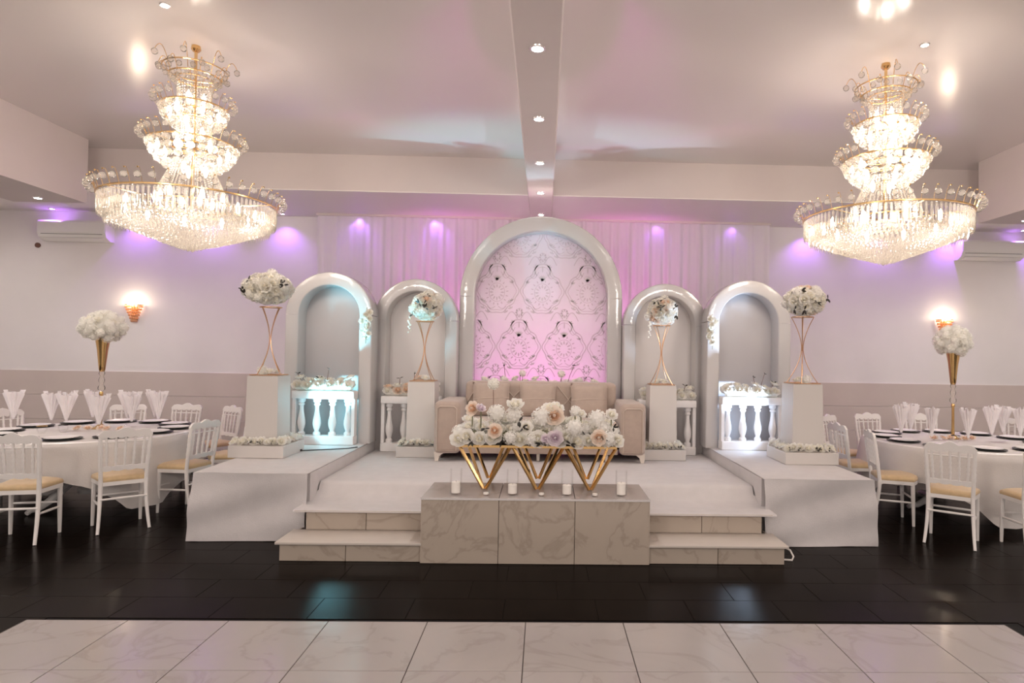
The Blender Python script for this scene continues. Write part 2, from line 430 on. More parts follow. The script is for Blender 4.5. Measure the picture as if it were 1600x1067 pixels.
def steps(x0, x1, xs0, joints1, joints2, label):
    """two marble steps between x0 and x1; xs0 = outer end of the second riser"""
    t = thing('stage_steps', label, 'steps', ((x0+x1)/2, 5.0, 0)); cx = (x0+x1)/2
    lo, hi = min(x0, x1), max(x0, x1)
    l2, h2 = (xs0, hi) if xs0 < 0 else (lo, xs0)
    core = MB().box(lo+.012-cx, hi-.012-cx, .05, .8, .0, .134).box(l2+.012-cx, h2-.012-cx, .38, .8, .134, .303)
    obj('core', core, M['grout'], t)
    def tiles(a, b, js, y, z0, z1):
        e = [a]+js+[b]
        for p, q in zip(e[:-1], e[1:]):
            obj('tile', MB().box(p+.002-cx, q-.002-cx, y, y+.012, z0, z1, .002, 1), M['marble'], t)
    tiles(lo+.005, hi-.004, joints1, .033, .002, .134)
    tiles(l2+.005, h2-.004, joints2, .362, .157, .305)
    s = -1 if xs0 < 0 else 1
    xo = (lo if s < 0 else hi)
    for (y0, y1, z0, z1) in ((.04, .37, .002, .134),):
        obj('tile', MB().box(min(xo-cx, xo-cx-s*.012), max(xo-cx, xo-cx-s*.012), y0+.01, y1+.4, z0, z1), M['marble'], t)
    ov = .02*s
    obj('tread', MB().box(min(lo, lo+ov)-cx, max(hi, hi+ov)-cx, .0, .37, .136, .156, .004, 2), M['tread'], t)
    obj('tread', MB().box(min(l2, l2+ov*4)-cx, max(h2, h2+ov*4)-cx, .33, .84, .306, .322, .004, 2), M['tread'], t)
steps(-2.05, -.936, -1.97, [-1.53], [-1.465], 'white marble-tiled double step at the left of the plinth')
steps(.857, 1.955, 1.885, [1.415], [1.365], 'white marble-tiled double step at the right of the plinth')

pl = thing('tiled_plinth', 'white marble-tiled plinth projecting at the middle of the stage front', 'plinth', (-.04, 5.0, 0))
obj('core', MB().box(-.888, .886, .014, .585, 0, .50), M['grout'], pl)
for k, (a, b) in enumerate(((-.892, -.296), (-.292, .304), (.308, .89))):
    obj('tile', MB().box(a, b, 0, .014, .002, .500, .002, 1), M['marble'], pl)
for s, (a, b) in ((-1, (-.902, -.888)), (1, (.886, .9))):
    obj('tile', MB().box(a, b, .002, .585, .002, .500, .002, 1), M['marble'], pl)
for k, (a, b) in enumerate(((-.902, -.296), (-.292, .304), (.308, .90))):
    obj('tile', MB().box(a, b, -.004, .59, .501, .515, .002, 1), M['dance'], pl)
obj('edge_strip', MB().box(-.905, .903, -.007, -.003, .499, .516), M['chrome'], pl)

# ------------------------------------------------------------------ arches
def arch_path(hw, zs, z0, n=40):
    """centre line of an arch: up the left post, round, down the right post"""
    left = [(-hw, z0), (-hw, zs)]
    arc = [(-hw*cos(pi*i/n), zs+hw*sin(pi*i/n)) for i in range(n+1)]
    right = [(hw, zs), (hw, z0)]
    return left, arc, right
def sweep_xz(mb, path, bw, dep, rnd=.03, y0=0):
    """sweep a rounded rectangle (bw wide in the plane of the arch, dep deep in y) along path (x, z)"""
    n = len(path); ring = []
    for (sx, sy, a0) in ((1, -1, -90), (1, 1, 0), (-1, 1, 90), (-1, -1, 180)):
        for k in range(4):
            a = radians(a0+30*k)
            ring.append((sx*(bw/2-rnd)+rnd*cos(a), dep/2+sy*(dep/2-rnd)+rnd*sin(a)))
    vs = []; m = len(ring)
    for i, (x, z) in enumerate(path):
        a = path[max(0, i-1)]; b = path[min(n-1, i+1)]
        tx, tz = b[0]-a[0], b[1]-a[1]; l = hypot(tx, tz); tx /= l; tz /= l
        nx, nz = -tz, tx                       # outward normal for a clockwise path
        for (p, q) in ring:
            vs.append((x+nx*p, y0+q, z+nz*p))
    fs = [(i*m+j, i*m+(j+1) % m, (i+1)*m+(j+1) % m, (i+1)*m+j) for i in range(n-1) for j in range(m)]
    fs += [tuple(range(m)), tuple((n-1)*m+j for j in range(m-1, -1, -1))]
    mb.add(vs, fs)
def arch(name, label, x, y, z0, hw, ztop, bw, dep, panel=None, panel_z0=None, rnd=.02, back=True):
    t = thing(name, label, 'arch', (x, y, z0)); h = ztop-z0
    c = hw-bw/2; zs = h-hw
    left, arc, right = arch_path(c, zs, 0)
    left[1] = (-c, zs-.003); right[0] = (c, zs-.003)
    for nm, p in (('post', left), ('arch_head', arc), ('post', right)):
        mb = MB(); sweep_xz(mb, p, bw, dep, rnd); obj(nm, mb, M['lacquer'], t, sharp=28)
    ri = hw-bw+.02
    pts = [(-ri, 0), (-ri, zs)] + [(-ri*cos(pi*i/32), zs+ri*sin(pi*i/32)) for i in range(1, 32)] + [(ri, zs), (ri, 0)]
    if panel_z0 is not None:
        pts[0] = (-ri, panel_z0-z0); pts[-1] = (ri, panel_z0-z0)
    if back:
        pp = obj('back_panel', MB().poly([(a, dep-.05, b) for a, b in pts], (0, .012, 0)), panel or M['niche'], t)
        return t, pp
    return t, None
XS = -.045
big, bigpanel = arch('wedding_arch', 'tallest white arch in the centre with a pink-lit damask panel', XS, 7.95, .46, 1.025, 3.39, .185, .26, M['sheer'], .80)
bigpanel['label'] = 'translucent white panel printed with grey damask, lit pink from behind'
arch('wedding_arch', 'white arched niche immediately left of the tall centre arch', -1.572, 7.75, .46, .508, 2.545, .15, .30, M['niche_lightened'])
arch('wedding_arch', 'white arched niche immediately right of the tall centre arch', 1.495, 7.75, .46, .515, 2.545, .15, .30, M['niche_lightened'])
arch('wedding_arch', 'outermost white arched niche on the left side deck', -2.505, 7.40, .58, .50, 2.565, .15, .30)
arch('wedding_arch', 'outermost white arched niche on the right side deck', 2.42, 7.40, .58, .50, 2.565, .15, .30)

# damask print on the centre panel: thin raised ribbons
def damask():
    mb = MB(); RI, ZS_, H0 = .835, 2.365, .80
    def inside(x, z):
        if z < H0+.02 or abs(x) > RI: return False
        return z < ZS_ or hypot(x, z-ZS_) < RI
    def rib(pts, wd=.009):
        for (a, b) in zip(pts[:-1], pts[1:]):
            if not (inside(*a) and inside(*b)): continue
            dx, dz = b[0]-a[0], b[1]-a[1]; l = hypot(dx, dz)
            if l < 1e-6: continue
            nx, nz = -dz/l*wd/2, dx/l*wd/2
            y = -.0035
            mb.add([(a[0]+nx, y, a[1]+nz), (b[0]+nx, y, b[1]+nz), (b[0]-nx, y, b[1]-nz), (a[0]-nx, y, a[1]-nz)], [(0, 1, 2, 3)])
    def leaf(x, z, ang, L, wd):
        if not (inside(x, z) and inside(x+L*cos(ang), z+L*sin(ang))): return
        ca, sa = cos(ang), sin(ang); y = -.0035
        pts = [(0, 0), (.3*L, wd/2), (.65*L, wd*.42), (L, 0), (.65*L, -wd*.42), (.3*L, -wd/2)]
        mb.add([(x+p*ca-q*sa, y, z+p*sa+q*ca) for p, q in pts], [tuple(range(6))])
    def medallion(cx, cz):
        for k, sc_ in ((0, 1.0), (1, .88)):
            pts = []
            for i in range(121):
                a = 2*pi*i/120
                r = sc_*(1+.05*cos(4*a)-.035*cos(10*a))
                x = .262*r*sin(a); z = .275*r*cos(a)
                if cos(a) > .9: z += .07*(cos(a)-.9)/.1
                pts.append((cx+x, cz+z))
            rib(pts, .011 if k == 0 else .007)
        # rosette
        for i in range(12):
            a = 2*pi*i/12
            leaf(cx+.045*cos(a), cz-.02+.055*sin(a), a, .055, .020)
        for i in range(16):
            a = 2*pi*i/16+.1
            leaf(cx+.115*cos(a), cz-.02+.135*sin(a), a, .040, .016)
        rib([(cx+.10*cos(2*pi*i/24), cz-.02+.12*sin(2*pi*i/24)) for i in range(25)], .006)
        for i in range(6):
            a = pi/2+(i-2.5)*.28
            leaf(cx, cz+.13, a, .085, .018)
        leaf(cx, cz+.235, pi/2, .10, .016)
        for s in (-1, 1):
            for (x, z) in ((.19, .10), (.19, -.13)):
                for d in (-.6, 0, .6):
                    leaf(cx+s*x, cz+z, pi/2+d*1.4, .042, .017)
            rib([(cx+s*(.05+.11*i/10), cz+.25-.06*sin(pi*i/10)-.05*i/10) for i in range(11)], .007)
            rib([(cx+s*(.02+.10*i/10), cz-.20-.03*sin(pi*i/10)) for i in range(11)], .008)
    def flower(cx, cz):
        for i in range(8):
            a = 2*pi*i/8
            leaf(cx+.02*cos(a), cz+.02*sin(a), a, .042, .018)
        rib([(cx+.035*sin(2*pi*i/20)*(1+.3*cos(2*pi*i/20)), cz+.055*cos(2*pi*i/20)) for i in range(21)], .006)
        for s in (-1, 1):
            rib([(cx+s*(.02+.16*i/12), cz-.08+.10*sin(pi*i/12)-.02*i/12) for i in range(13)], .010)
            for (x, z) in ((.11, .05), (.17, .0), (.08, -.13), (.13, .13)):
                for d in (-.7, 0, .7):
                    leaf(cx+s*x, cz+z, pi/2+d*1.5-s*.4, .040, .017)
            rib([(cx+s*(.07+.03*sin(i/8*pi)), cz-.24+.13*i/8) for i in range(9)], .016)
    DX, DZ = .585, .72
    for j in range(-3, 4):
        for i in range(-3, 4):
            cx = .01+i*DX + (DX/2 if j % 2 else 0); cz = 2.46+j*DZ
            medallion(cx, cz)
            flower(cx, cz+.44)
    return mb
dp = link('damask_print', damask().mesh('damask_print', M['print'], smooth=False, fix=False), bigpanel, (0, .26-.05, -.46))
dp['kind'] = 'stuff'

# balustrades
def lathe_prof():
    return [(.042, 0), (.042, .03), (.026, .045), (.026, .06), (.036, .085), (.046, .13), (.044, .17), (.03, .24), (.022, .30), (.022, .335), (.034, .345), (.034, .36), (.026, .37), (.042, .385), (.042, .42)]
balm = MB().lathe(lathe_prof(), 14).mesh('baluster', M['plaster'])
def balustrade(label, x, y, z, wd, h=.61, n=4):
    t = thing('balustrade', label, 'balustrade', (x, y, z))
    obj('bottom_rail', MB().box(-wd/2, wd/2, -.075, .075, 0, .10, .006, 1), M['plaster'], t)
    obj('top_rail', MB().box(-wd/2, wd/2, -.085, .085, h-.09, h, .012, 2), M['plaster'], t)
    for i in range(n):
        link('baluster', balm, t, (-wd/2+wd*(i+.5)/n, 0, .10), None, (1, 1, (h-.19)/.42))
    for s in (-1, 1):
        obj('end_block', MB().box(s*(wd/2-.018)-.018, s*(wd/2-.018)+.018, -.05, .05, .10, h-.09), M['plaster'], t)
    return t
balustrade('white balustrade in the outermost left niche, washed in cyan light', -2.49, 7.30, .584, .70)
balustrade('white balustrade in the outermost right niche, four balusters in view', 2.41, 7.30, .584, .70)
balustrade('white balustrade half hidden behind the pedestal left of the sofa', -1.575, 7.64, .464, .70, .66)
balustrade('white balustrade half hidden behind the pedestal right of the sofa', 1.495, 7.64, .464, .70, .66)
balustrade('white balustrade behind the sofa under the damask panel', XS, 7.98, .464, 1.6, .74, 8)

# ------------------------------------------------------------------ pedestals
def pedestal(label, x, y, z, h, base=.54, cw=.31):
    t = thing('flower_pedestal', label, 'pedestal', (x, y, z))
    b = base/2
    obj('base', MB().box(-b, b, -b, b, 0, .12, .004, 1), M['ped'], t)
    bw, tw = cw/2*1.04, cw/2*.98
    vs = [(-bw, -bw, .12), (bw, -bw, .12), (bw, bw, .12), (-bw, bw, .12), (-tw, -tw, h), (tw, -tw, h), (tw, tw, h), (-tw, tw, h)]
    obj('column', MB().add(vs, [(3, 2, 1, 0), (4, 5, 6, 7), (0, 1, 5, 4), (1, 2, 6, 5), (2, 3, 7, 6), (3, 0, 4, 7)]), M['ped'], t)
    return t
PEDS = [(-2.81, 6.56, .585, .80, .54, 'left outer'), (2.71, 6.56, .585, .80, .54, 'right outer'),
        (-1.395, 7.42, .464, .845, .50, 'left inner'), (1.385, 7.42, .464, .845, .50, 'right inner')]
PLAB = {'left outer': 'outermost left', 'right outer': 'outermost right', 'left inner': 'inner left', 'right inner': 'inner right'}
pedestal('tall white pedestal on the left side deck beside the cyan-lit niche', -2.81, 6.56, .585, .80)
pedestal('tall white pedestal on the right side deck beside the outermost niche', 2.71, 6.56, .585, .80)
pedestal('white pedestal standing against the left arm of the sofa', -1.395, 7.42, .464, .845, .50)
pedestal('white pedestal standing against the right arm of the sofa', 1.385, 7.42, .464, .845, .50)

# ------------------------------------------------------------------ flowers
def rose_mesh(name, m, heart, seed, layers=((4, .2, .15), (5, .2, .29), (6, .36, .46), (6, .56, .66), (7, .80, .90)), ruffle=.06):
    """rose of cupped petals, unit radius, facing +z"""
    rnd = random.Random(seed); mb = MB()
    mb.lathe([(.02, -.45), (.30, -.40), (.22, -.1), (.15, .36), (.02, .44)], 7, capb=False, capt=False)
    for li, (n, r0, r1) in enumerate(layers):
        mb.mi = 1 if li < 3 else 0
        ph = rnd.uniform(0, 6)
        for k in range(n):
            a0 = ph + 2*pi*k/n + rnd.uniform(-.12, .12); half = pi/n*1.35; t = li/(len(layers)-1)
            top = .52-.24*t + rnd.uniform(-.06, .06); jr = rnd.uniform(-.05, .05)
            NU, NV = 4, 3
            def fn(u, v, a0=a0, half=half, r1=r1, top=top, t=t, jr=jr):
                a = a0+(u-.5)*2*half*(.5+.5*sin(pi*min(1, v*.7+.18)))
                e = (abs(u-.5)*2)**2.5
                r = .10+(r1+jr-.10)*sin(min(1, v*1.25)*pi/2) + .10*t*max(0, v-.66)/.34*(1-e)
                z = -.34+(top*.8+.34)*(v**1.15)*(1-.22*e*v) - .07*t*max(0, v-.8)/.2 + ruffle*sin(u*8+a0*3)*v
                return (r*cos(a), r*sin(a), z)
            mb.grid(fn, NU, NV)
    mb.m[:21] = [1]*21
    return mb.mesh(name, [m, M[heart]], sharp=180, fix=False)
def puff_mesh(name, m, seed, n=46):
    """hydrangea head: many four-petalled florets over a ball, unit radius"""
    rnd = random.Random(seed); mb = MB()
    mb.ball((0, 0, 0), .80, 8, 6)
    for i in range(n):
        z = 1-2*(i+.5)/n; th = i*2.399963+rnd.uniform(-.2, .2)
        nrm = Vector((sqrt(max(0, 1-z*z))*cos(th), sqrt(max(0, 1-z*z))*sin(th), z))
        t = nrm.orthogonal().normalized(); b = nrm.cross(t); ph = rnd.uniform(0, pi)
        c = nrm*rnd.uniform(.82, .94)
        for k in range(4):
            a = ph+k*pi/2; d = t*cos(a)+b*sin(a); e = t*-sin(a)+b*cos(a)
            s = .24
            mb.add([c, c+d*s*.6+e*s*.42+nrm*.05, c+d*s*1.15+nrm*(.09+rnd.uniform(-.05, .06)), c+d*s*.6-e*s*.42+nrm*.05], [(0, 1, 2, 3)])
    return mb.mesh(name, m, sharp=180, fix=False)
def sprig_mesh(name, seed):
    rnd = random.Random(seed); mb = MB()
    for k in range(3):
        a = rnd.uniform(0, 6.28); L = rnd.uniform(.8, 1.2)
        d = Vector((cos(a), sin(a), rnd.uniform(.1, .6))).normalized(); s = d.orthogonal().normalized(); n = d.cross(s)
        P = [(0, 0, 0), d*.35*L+s*.24, d*.75*L+s*.2+n*.06, d*L+n*.02, d*.75*L-s*.2+n*.06, d*.35*L-s*.24]
        mb.add([Vector(p) for p in P]+[Vector(p)+n*.03 for p in P], [(0, 1, 2, 3, 4, 5), (11, 10, 9, 8, 7, 6)]+[(i, (i+1) % 6, (i+1) % 6+6, i+6) for i in range(6)])
    return mb.mesh(name, M['leaf'], smooth=False)
ROSE = [rose_mesh('rose', M['white'], 'heart_ivory', i) for i in range(4)]
CREAM = [rose_mesh('rose', M['hydr'], 'heart_ivory', 20+i, ruffle=.10) for i in range(3)]
BLUSH = [rose_mesh('rose', M['blush'], 'heart_blush', 40+i) for i in range(2)]
LILAC = [rose_mesh('rose', M['lilac'], 'heart_lilac', 50+i) for i in range(2)]
PUFF = [puff_mesh('hydrangea', M['hydr'], i) for i in range(3)]
PUFFW = [puff_mesh('hydrangea', M['white'], 9+i) for i in range(2)]
SPRIG = [sprig_mesh('leaf', i) for i in range(4)]

def head(parent, me, p, r, d, rnd, label=None):
    q = Vector((0, 0, 1)).rotation_difference(Vector(d).normalized()).to_euler()
    o = link(me.name.split('.')[0], me, parent, p, q, (r*rnd.uniform(.9, 1.1),)*3)
    o.rotation_euler.rotate_axis('Z', rnd.uniform(0, 6.28))
    if label: o['label'] = label
    return o
def dome(parent, c, rx, ry, rz, n, r, kinds, rnd, zmin=-.75, leaves=0, jit=.10):
    for i in range(n):
        z = zmin+(1-zmin)*(1-(i+.5)/n); th = i*2.399963+rnd.uniform(-.25, .25)
        s = sqrt(max(0, 1-z*z)); d = Vector((s*cos(th), s*sin(th), z)); k = 1-rnd.uniform(0, jit)
        head(parent, rnd.choice(kinds), (c[0]+d.x*rx*k, c[1]+d.y*ry*k, c[2]+d.z*rz*k), r, (d.x/rx, d.y/ry, d.z/rz), rnd)
    for i in range(leaves):
        th = rnd.uniform(-2.6, -.5); z = rnd.uniform(-.5, .7); s = sqrt(1-z*z)
        d = Vector((s*cos(th), s*sin(th), z))
        head(parent, rnd.choice(SPRIG), (c[0]+d.x*rx*1.04, c[1]+d.y*ry*1.04, c[2]+d.z*rz*1.04), r*.8, d, rnd)
def core(parent, c, rx, ry, rz, m='hydr'):
    mb = MB(); mb.ball((0, 0, 0), 1, 12, 8); mb.v = [(c[0]+x*rx, c[1]+y*ry, c[2]+z*rz) for x, y, z in mb.v]
    obj('foam_ball', mb, M[m], parent)

# tall wire stands with a flower head on the four pedestals
def stand(label, x, y, z, h=.70, b=.135, tw=.35):
    t = thing('flower_stand', label, 'flower stand', (x, y, z))
    obj('base_ring', MB().tube([(-b, -b, .008), (b, -b, .008), (b, b, .008), (-b, b, .008)], .006, 6, closed=True), M['copper'], t)
    obj('top_ring', MB().tube([(.105*cos(2*pi*i/20), .105*sin(2*pi*i/20), h) for i in range(20)], .005, 6, closed=True), M['copper'], t)
    for k in range(4):
        a = pi/2*k+pi/4+tw
        cx_, cy_ = cos(a), sin(a); m = max(abs(cx_), abs(cy_))
        bx, by = cx_*b*1.08, cy_*b*1.08
        pts = []
        for i in range(17):
            u = i/16; zz = .01+(h-.01)*u
            wz = .53
            if u < wz: f = ((wz-u)/wz)**1.75; px_, py_ = bx*f, by*f
            else: f = ((u-wz)/(1-wz))**1.7; px_, py_ = .105*cx_*f, .105*cy_*f
            pts.append((px_+.007*cx_, py_+.007*cy_, zz))
        obj('wire', MB().tube(pts, .0045, 6), M['copper'], t)
    return t
SPEC = [  # pedestal index, stand height, flower centre dz, rx, rz, n, labels
    (0, .70, .19, .262, .185, 'on the outermost left pedestal', [ROSE[0], ROSE[1], CREAM[0], CREAM[1], PUFF[0]]),
    (1, .70, .17, .24, .18, 'on the outermost right pedestal', [ROSE[0], ROSE[2], CREAM[2], CREAM[1], ROSE[3], PUFFW[0], CREAM[0], BLUSH[0]]),
    (2, .70, .175, .20, .185, 'on the pedestal left of the sofa', [ROSE[0], ROSE[1], CREAM[0], CREAM[1], PUFF[1], BLUSH[0]]),
    (3, .70, .165, .20, .185, 'on the pedestal right of the sofa', [ROSE[3], CREAM[1], CREAM[0], ROSE[0], PUFF[0], BLUSH[0], ROSE[1]])]
for (pi_, h, dz, rx, rz, lab, kinds) in SPEC:
    px, py, pz, ph, pb, _ = PEDS[pi_]; rnd = random.Random(90+pi_)
    dxs = (-.10, -.03, .02, .015)[pi_]
    zt = pz+ph
    stand('rose gold wire hourglass stand '+lab, px, py, zt+.001, h, .135, .35 if pi_ < 2 else .06)
    t = thing('flower_arrangement', 'round head of white roses topping the wire stand '+lab, 'flowers', (px, py, zt+h))
    fx = (-.03, .02, .02, .0)[pi_]
    core(t, (fx, 0, dz-.01), rx*.78, rx*.70, rz*.78)
    dome(t, (fx, 0, dz), rx*.86, rx*.78, rz*.85, 84, .056, kinds, rnd, -.93, 2)
    for k in range((3, 3, 4, 4)[pi_]):                 # little dark leaf clusters that show against the white
        a = ((-.75, -.1), (.8, .15), (-.6, -.35), (.2, .9))[k] if pi_ == 0 else ((-.7, -.55), (-.35, -.6), (.75, .1))[k] if pi_ == 1 else ((0, .1), (-.3, .15), (.05, -.15), (-.7, -.55))[k] if pi_ == 2 else ((-.15, .7), (.6, .25), (.75, -.25), (-.2, .2))[k]
        head(t, SPRIG[k], (fx+rx*a[0], -rx*.9*sqrt(max(.1, 1-a[0]**2)), dz+rz*a[1]), .05, (a[0], -1, a[1]), rnd)
    if pi_ >= 2:                                         # trailing spray
        mb = MB()
        for q in range(9):
            mb.ball((-rx*.8+.012*sin(q*2.1), -.10+.01*cos(q), dz-rz*.7-.022*q), .016-.0008*q, 6, 4)
        obj('trailing_spray', mb, M['hydr'], t)
    r1 = thing('rose_cluster', 'loose white roses inside the wire stand '+lab, 'flowers', (px, py, zt))
    for q in range(4):
        a = q*1.57+.4
        head(r1, rnd.choice(kinds), (.062*cos(a), .062*sin(a), .045), .055, (cos(a)*.5, sin(a)*.5, 1), rnd)
    # garland of roses round the foot
    g = thing('rose_garland', 'white roses ringing the foot '+lab.replace('on the ', 'of the '), 'flowers', (px, py, pz+.12))
    B = pb/2-.045; n = 7
    for side in range(4):
        for k in range(n):
            u = -B+2*B*k/n
            p = [(u, -B), (B, u), (-u, B), (-B, -u)][side]
            head(g, rnd.choice(kinds[:4]), (p[0]+rnd.uniform(-.012, .012), p[1]+rnd.uniform(-.012, .012), .038+rnd.uniform(-.004, .012)), .052, (p[0]*2+rnd.uniform(-.3, .3), p[1]*2+rnd.uniform(-.3, .3), .6), rnd)
    for k in range(5):
        u = rnd.uniform(-B, B)
        head(g, SPRIG[k % 4], (u, -B-.03, .035), .026, (0, -1, .3), rnd)

# flower rows on the balustrades, with dried stems
def row(label, x, y, z, wd, n, rnd, tall=(), r=.065, kinds=None, rz=.09, top=1.0):
    t = thing('flower_row', label, 'flowers', (x, y, z)); kinds = kinds or ROSE+CREAM
    obj('foam_strip', MB().box(-wd/2+.03, wd/2-.03, -.05, .05, 0, .07, .02, 2), M['hydr'], t)
    for i in range(n):
        u = -wd/2+wd*(i+.5)/n
        for s in (-1, 1):
            head(t, rnd.choice(kinds), (u+rnd.uniform(-.02, .02), s*.05, .055+rnd.uniform(0, .03)), r, (rnd.uniform(-.3, .3), s*.9, .7), rnd)
        if rnd.random() < .75:
            head(t, rnd.choice(kinds), (u, 0, .105+rnd.uniform(0, rz*.6)*top), r*.95, (rnd.uniform(-.4, .4), -.3, 1), rnd)
    for (u, h, lean) in tall:
        pts = [(u, -.01, .05), (u+lean*.4, -.01, .05+h*.5), (u+lean, -.02, .05+h)]
        obj('stem', MB().tube(pts, .0035, 5), M['stemred'], t)
        head(t, SPRIG[int(abs(u*10)) % 4], pts[2], .036, (lean, -.3, 1), rnd)
    return t
rnd = random.Random(5)
row('white flowers glowing cyan on the balustrade in the outermost left niche', -2.49, 7.28, 1.195, .68, 6, rnd, [(-.25, .14, -.05), (.02, .20, .03), (-.1, .10, .04)])
row('white flowers with a bare twig on the balustrade in the outermost right niche', 2.41, 7.28, 1.195, .66, 6, rnd, [(.05, .18, -.03), (.10, .22, .05), (.22, .12, .04)])
row('cream and blush flowers on the balustrade left of the sofa', -1.575, 7.63, 1.125, .68, 6, rnd, [(-.15, .16, .01), (.1, .1, .03), (.03, .22, .0)], kinds=ROSE+BLUSH+CREAM)
row('cream and blush flowers on the balustrade right of the sofa', 1.495, 7.63, 1.125, .68, 6, rnd, [(.2, .12, .02)], kinds=ROSE+BLUSH+CREAM)
t = row('low row of cream flowers and ball blooms peeping above the sofa back', XS, 7.97, 1.205, 1.5, 12, rnd, [(-.43, .24, -.02), (.34, .26, .09), (.25, .14, .03), (-.25, .12, 0), (.55, .10, .02)], rz=.06)
for (u, h, r) in ((-.22, .20, .055), (.27, .20, .05), (.50, .12, .05), (-.45, .12, .05)):
    obj('stem', MB().tube([(u, -.02, .03), (u, -.02, h)], .0035, 5), M['green'], t)
    head(t, PUFF[0], (u, -.02, h), r, (0, -1, .2), rnd)

# small blossom bunches between the arches (at the joints of the niches)
for x, lab in ((-2.06, 'left'), (1.97, 'right')):
    t = thing('flower_bunch', 'small bunch of white flowers hung where the two %s niches meet' % lab, 'flowers', (x, 7.33, 2.02)); rnd = random.Random(11 if x < 0 else 12)
    for k in range(9):
        head(t, rnd.choice(ROSE+CREAM), (rnd.uniform(-.05, .05), rnd.uniform(-.03, .03), -.035*k+.08), .042, (rnd.uniform(-.6, .6), -1, rnd.uniform(-.3, .4)), rnd)
    obj('stem', MB().tube([(0, .045, .14), (.005, .02, 0), (0, .02, -.28)], .004, 5), M['green'], t)

# ------------------------------------------------------------------ sofa
sf = thing('sofa', 'taupe velvet sofa with boxy arms at the middle of the stage', 'sofa', (-.025, 6.93, .464))
S = M['sofa']
obj('base_frame', MB().box(-.86, .86, .05, .78, .085, .20, .012, 2), S, sf)
obj('seat', MB().box(-.858, .858, .0, .70, .20, .455, .05, 4), S, sf)
bk = obj('backrest', MB().box(-.90, .90, .60, .86, .10, .855, .06, 4), S, sf)
mb = MB()
for (x0, z0, x1, z1) in ((-.45, .80, -.20, .55), (.20, .80, .45, .50), (-.20, .80, -.45, .55), (.45, .80, .20, .50), (-.88, .6, -.75, .8)):
    mb.tube([(x0, .598, z0), ((x0+x1)/2, .593, (z0+z1)/2), (x1, .598, z1)], .007, 6)
obj('seam', mb, M['sofatrim'], bk)
for s in (-1, 1):
    a = MB()
    a.box(s*1.02-.145, s*1.02+.145, .0, .82, .085, .655, .055, 4)
    ar = obj('arm', a, S, sf)
    fr = MB()
    x0, x1 = s*1.02-.105, s*1.02+.105
    fr.tube([(x0, -.003, .12), (x0, -.003, .575), (x0+.03, -.003, .60), (x1-.03, -.003, .60), (x1, -.003, .575), (x1, -.003, .12)], .006, 6, closed=True)
    obj('piping', fr, M['sofatrim'], ar)
    lg = MB()
    for y in (.06, .74):
        lg = MB()
        pts = [(s*1.15, 0), (s*1.115, 0), (s*1.10, .055), (s*1.06, .085), (s*.93, .09), (s*.93, .10), (s*1.16, .10)]
        lg.poly([(px, y-.02, pz) for px, pz in pts], (0, .04, 0))
        obj('leg', lg, M['cream'], sf)
for x in (-.02, .74):
    obj('leg', MB().lathe([(.016, 0), (.022, .09)], 10, (x, .12, 0)), M['cream'], sf)

def pillow_mesh():
    mb = MB(); w_, h_, d_ = .22, .20, .075
    def sd(s):
        def fn(u, v):
            x, z = (u-.5)*2, (v-.5)*2
            k = max(0, (1-x**4)*(1-z**4))**.5
            pin = 1-.05*(1-abs(x))*abs(z)**3 - .0
            return (x*w_*(1-.05*(1-z*z)), s*d_*k, z*h_*(1-.05*(1-x*x)))
        return fn
    mb.grid(sd(1), 14, 14); mb.grid(sd(-1), 14, 14)
    return mb.mesh('pillow', S, sharp=80)
pm = pillow_mesh()
for (x, rz, lab) in ((-.59, .05, 'square taupe pillow nearest the left arm of the sofa'), (-.045, -.03, 'square taupe pillow in the middle of the sofa'), (.56, -.05, 'square taupe pillow nearest the right arm of the sofa')):
    p = link('pillow', pm, None, (x-.02, 7.44, 1.115), (radians(-14), 0, rz), label=lab, category='pillow', group='pillows on the sofa')
    sm = MB().tube([(-.205, -.052, -.01), (-.1, -.0745, -.005), (0, -.078, 0), (.1, -.0745, .004), (.205, -.052, .008)], .004, 5)
    obj('seam', sm, M['sofatrim'], p)

# ------------------------------------------------------------------ gold table, flowers, candles
gt = thing('coffee_table', 'low gold table on triple V legs, black glass top under flowers', 'table', (-.035, 5.27, .515))
TH = .378
obj('table_top', MB().box(-.655, .655, .01, .47, TH-.012, TH, .002, 1), M['blackglass'], gt)
mb = MB()
for (a, b) in (((-.665, 0), (.665, 0)), ((.665, 0), (.665, .48)), ((.665, .48), (-.665, .48)), ((-.665, .48), (-.665, 0))):
    mb.box(min(a[0], b[0])-.008, max(a[0], b[0])+.008, min(a[1], b[1])-.008, max(a[1], b[1])+.008, TH-.022, TH-.002)
obj('top_frame', mb, M['gold'], gt)
def bar(a, b, r=.0105):
    return MB().tube([a, b], r*1.35, 4)
for k in range(3):
    xa = -.66+.44*k; xb = xa+.44; xm = (xa+xb)/2
    zt = TH-.02
    for (x, s) in ((xa+.012, -1), (xb-.012, 1)):
        obj('leg', bar((x, .008, zt), (xm+s*.010, .012, .012)), M['gold'], gt)
        obj('leg', bar((x, .472, zt), (xm+s*.012, .03, .012)), M['gold'], gt)
        obj('leg', bar((x-s*.06, .472, zt), (xm+s*.010, .468, .012)), M['gold'], gt)
fr = thing('flower_runner', 'long mound of white roses and blush blooms along the gold table', 'flowers', (-.035, 5.27, .515+TH+.001))
rnd = random.Random(21)
mb = MB(); mb.ball((0, 0, 0), 1, 14, 8); mb.v = [(x*.60, .22+y*.19, .07+z*.065) for x, y, z in mb.v]
obj('foam_base', mb, M['green'], fr)
allk = ROSE+CREAM+PUFFW
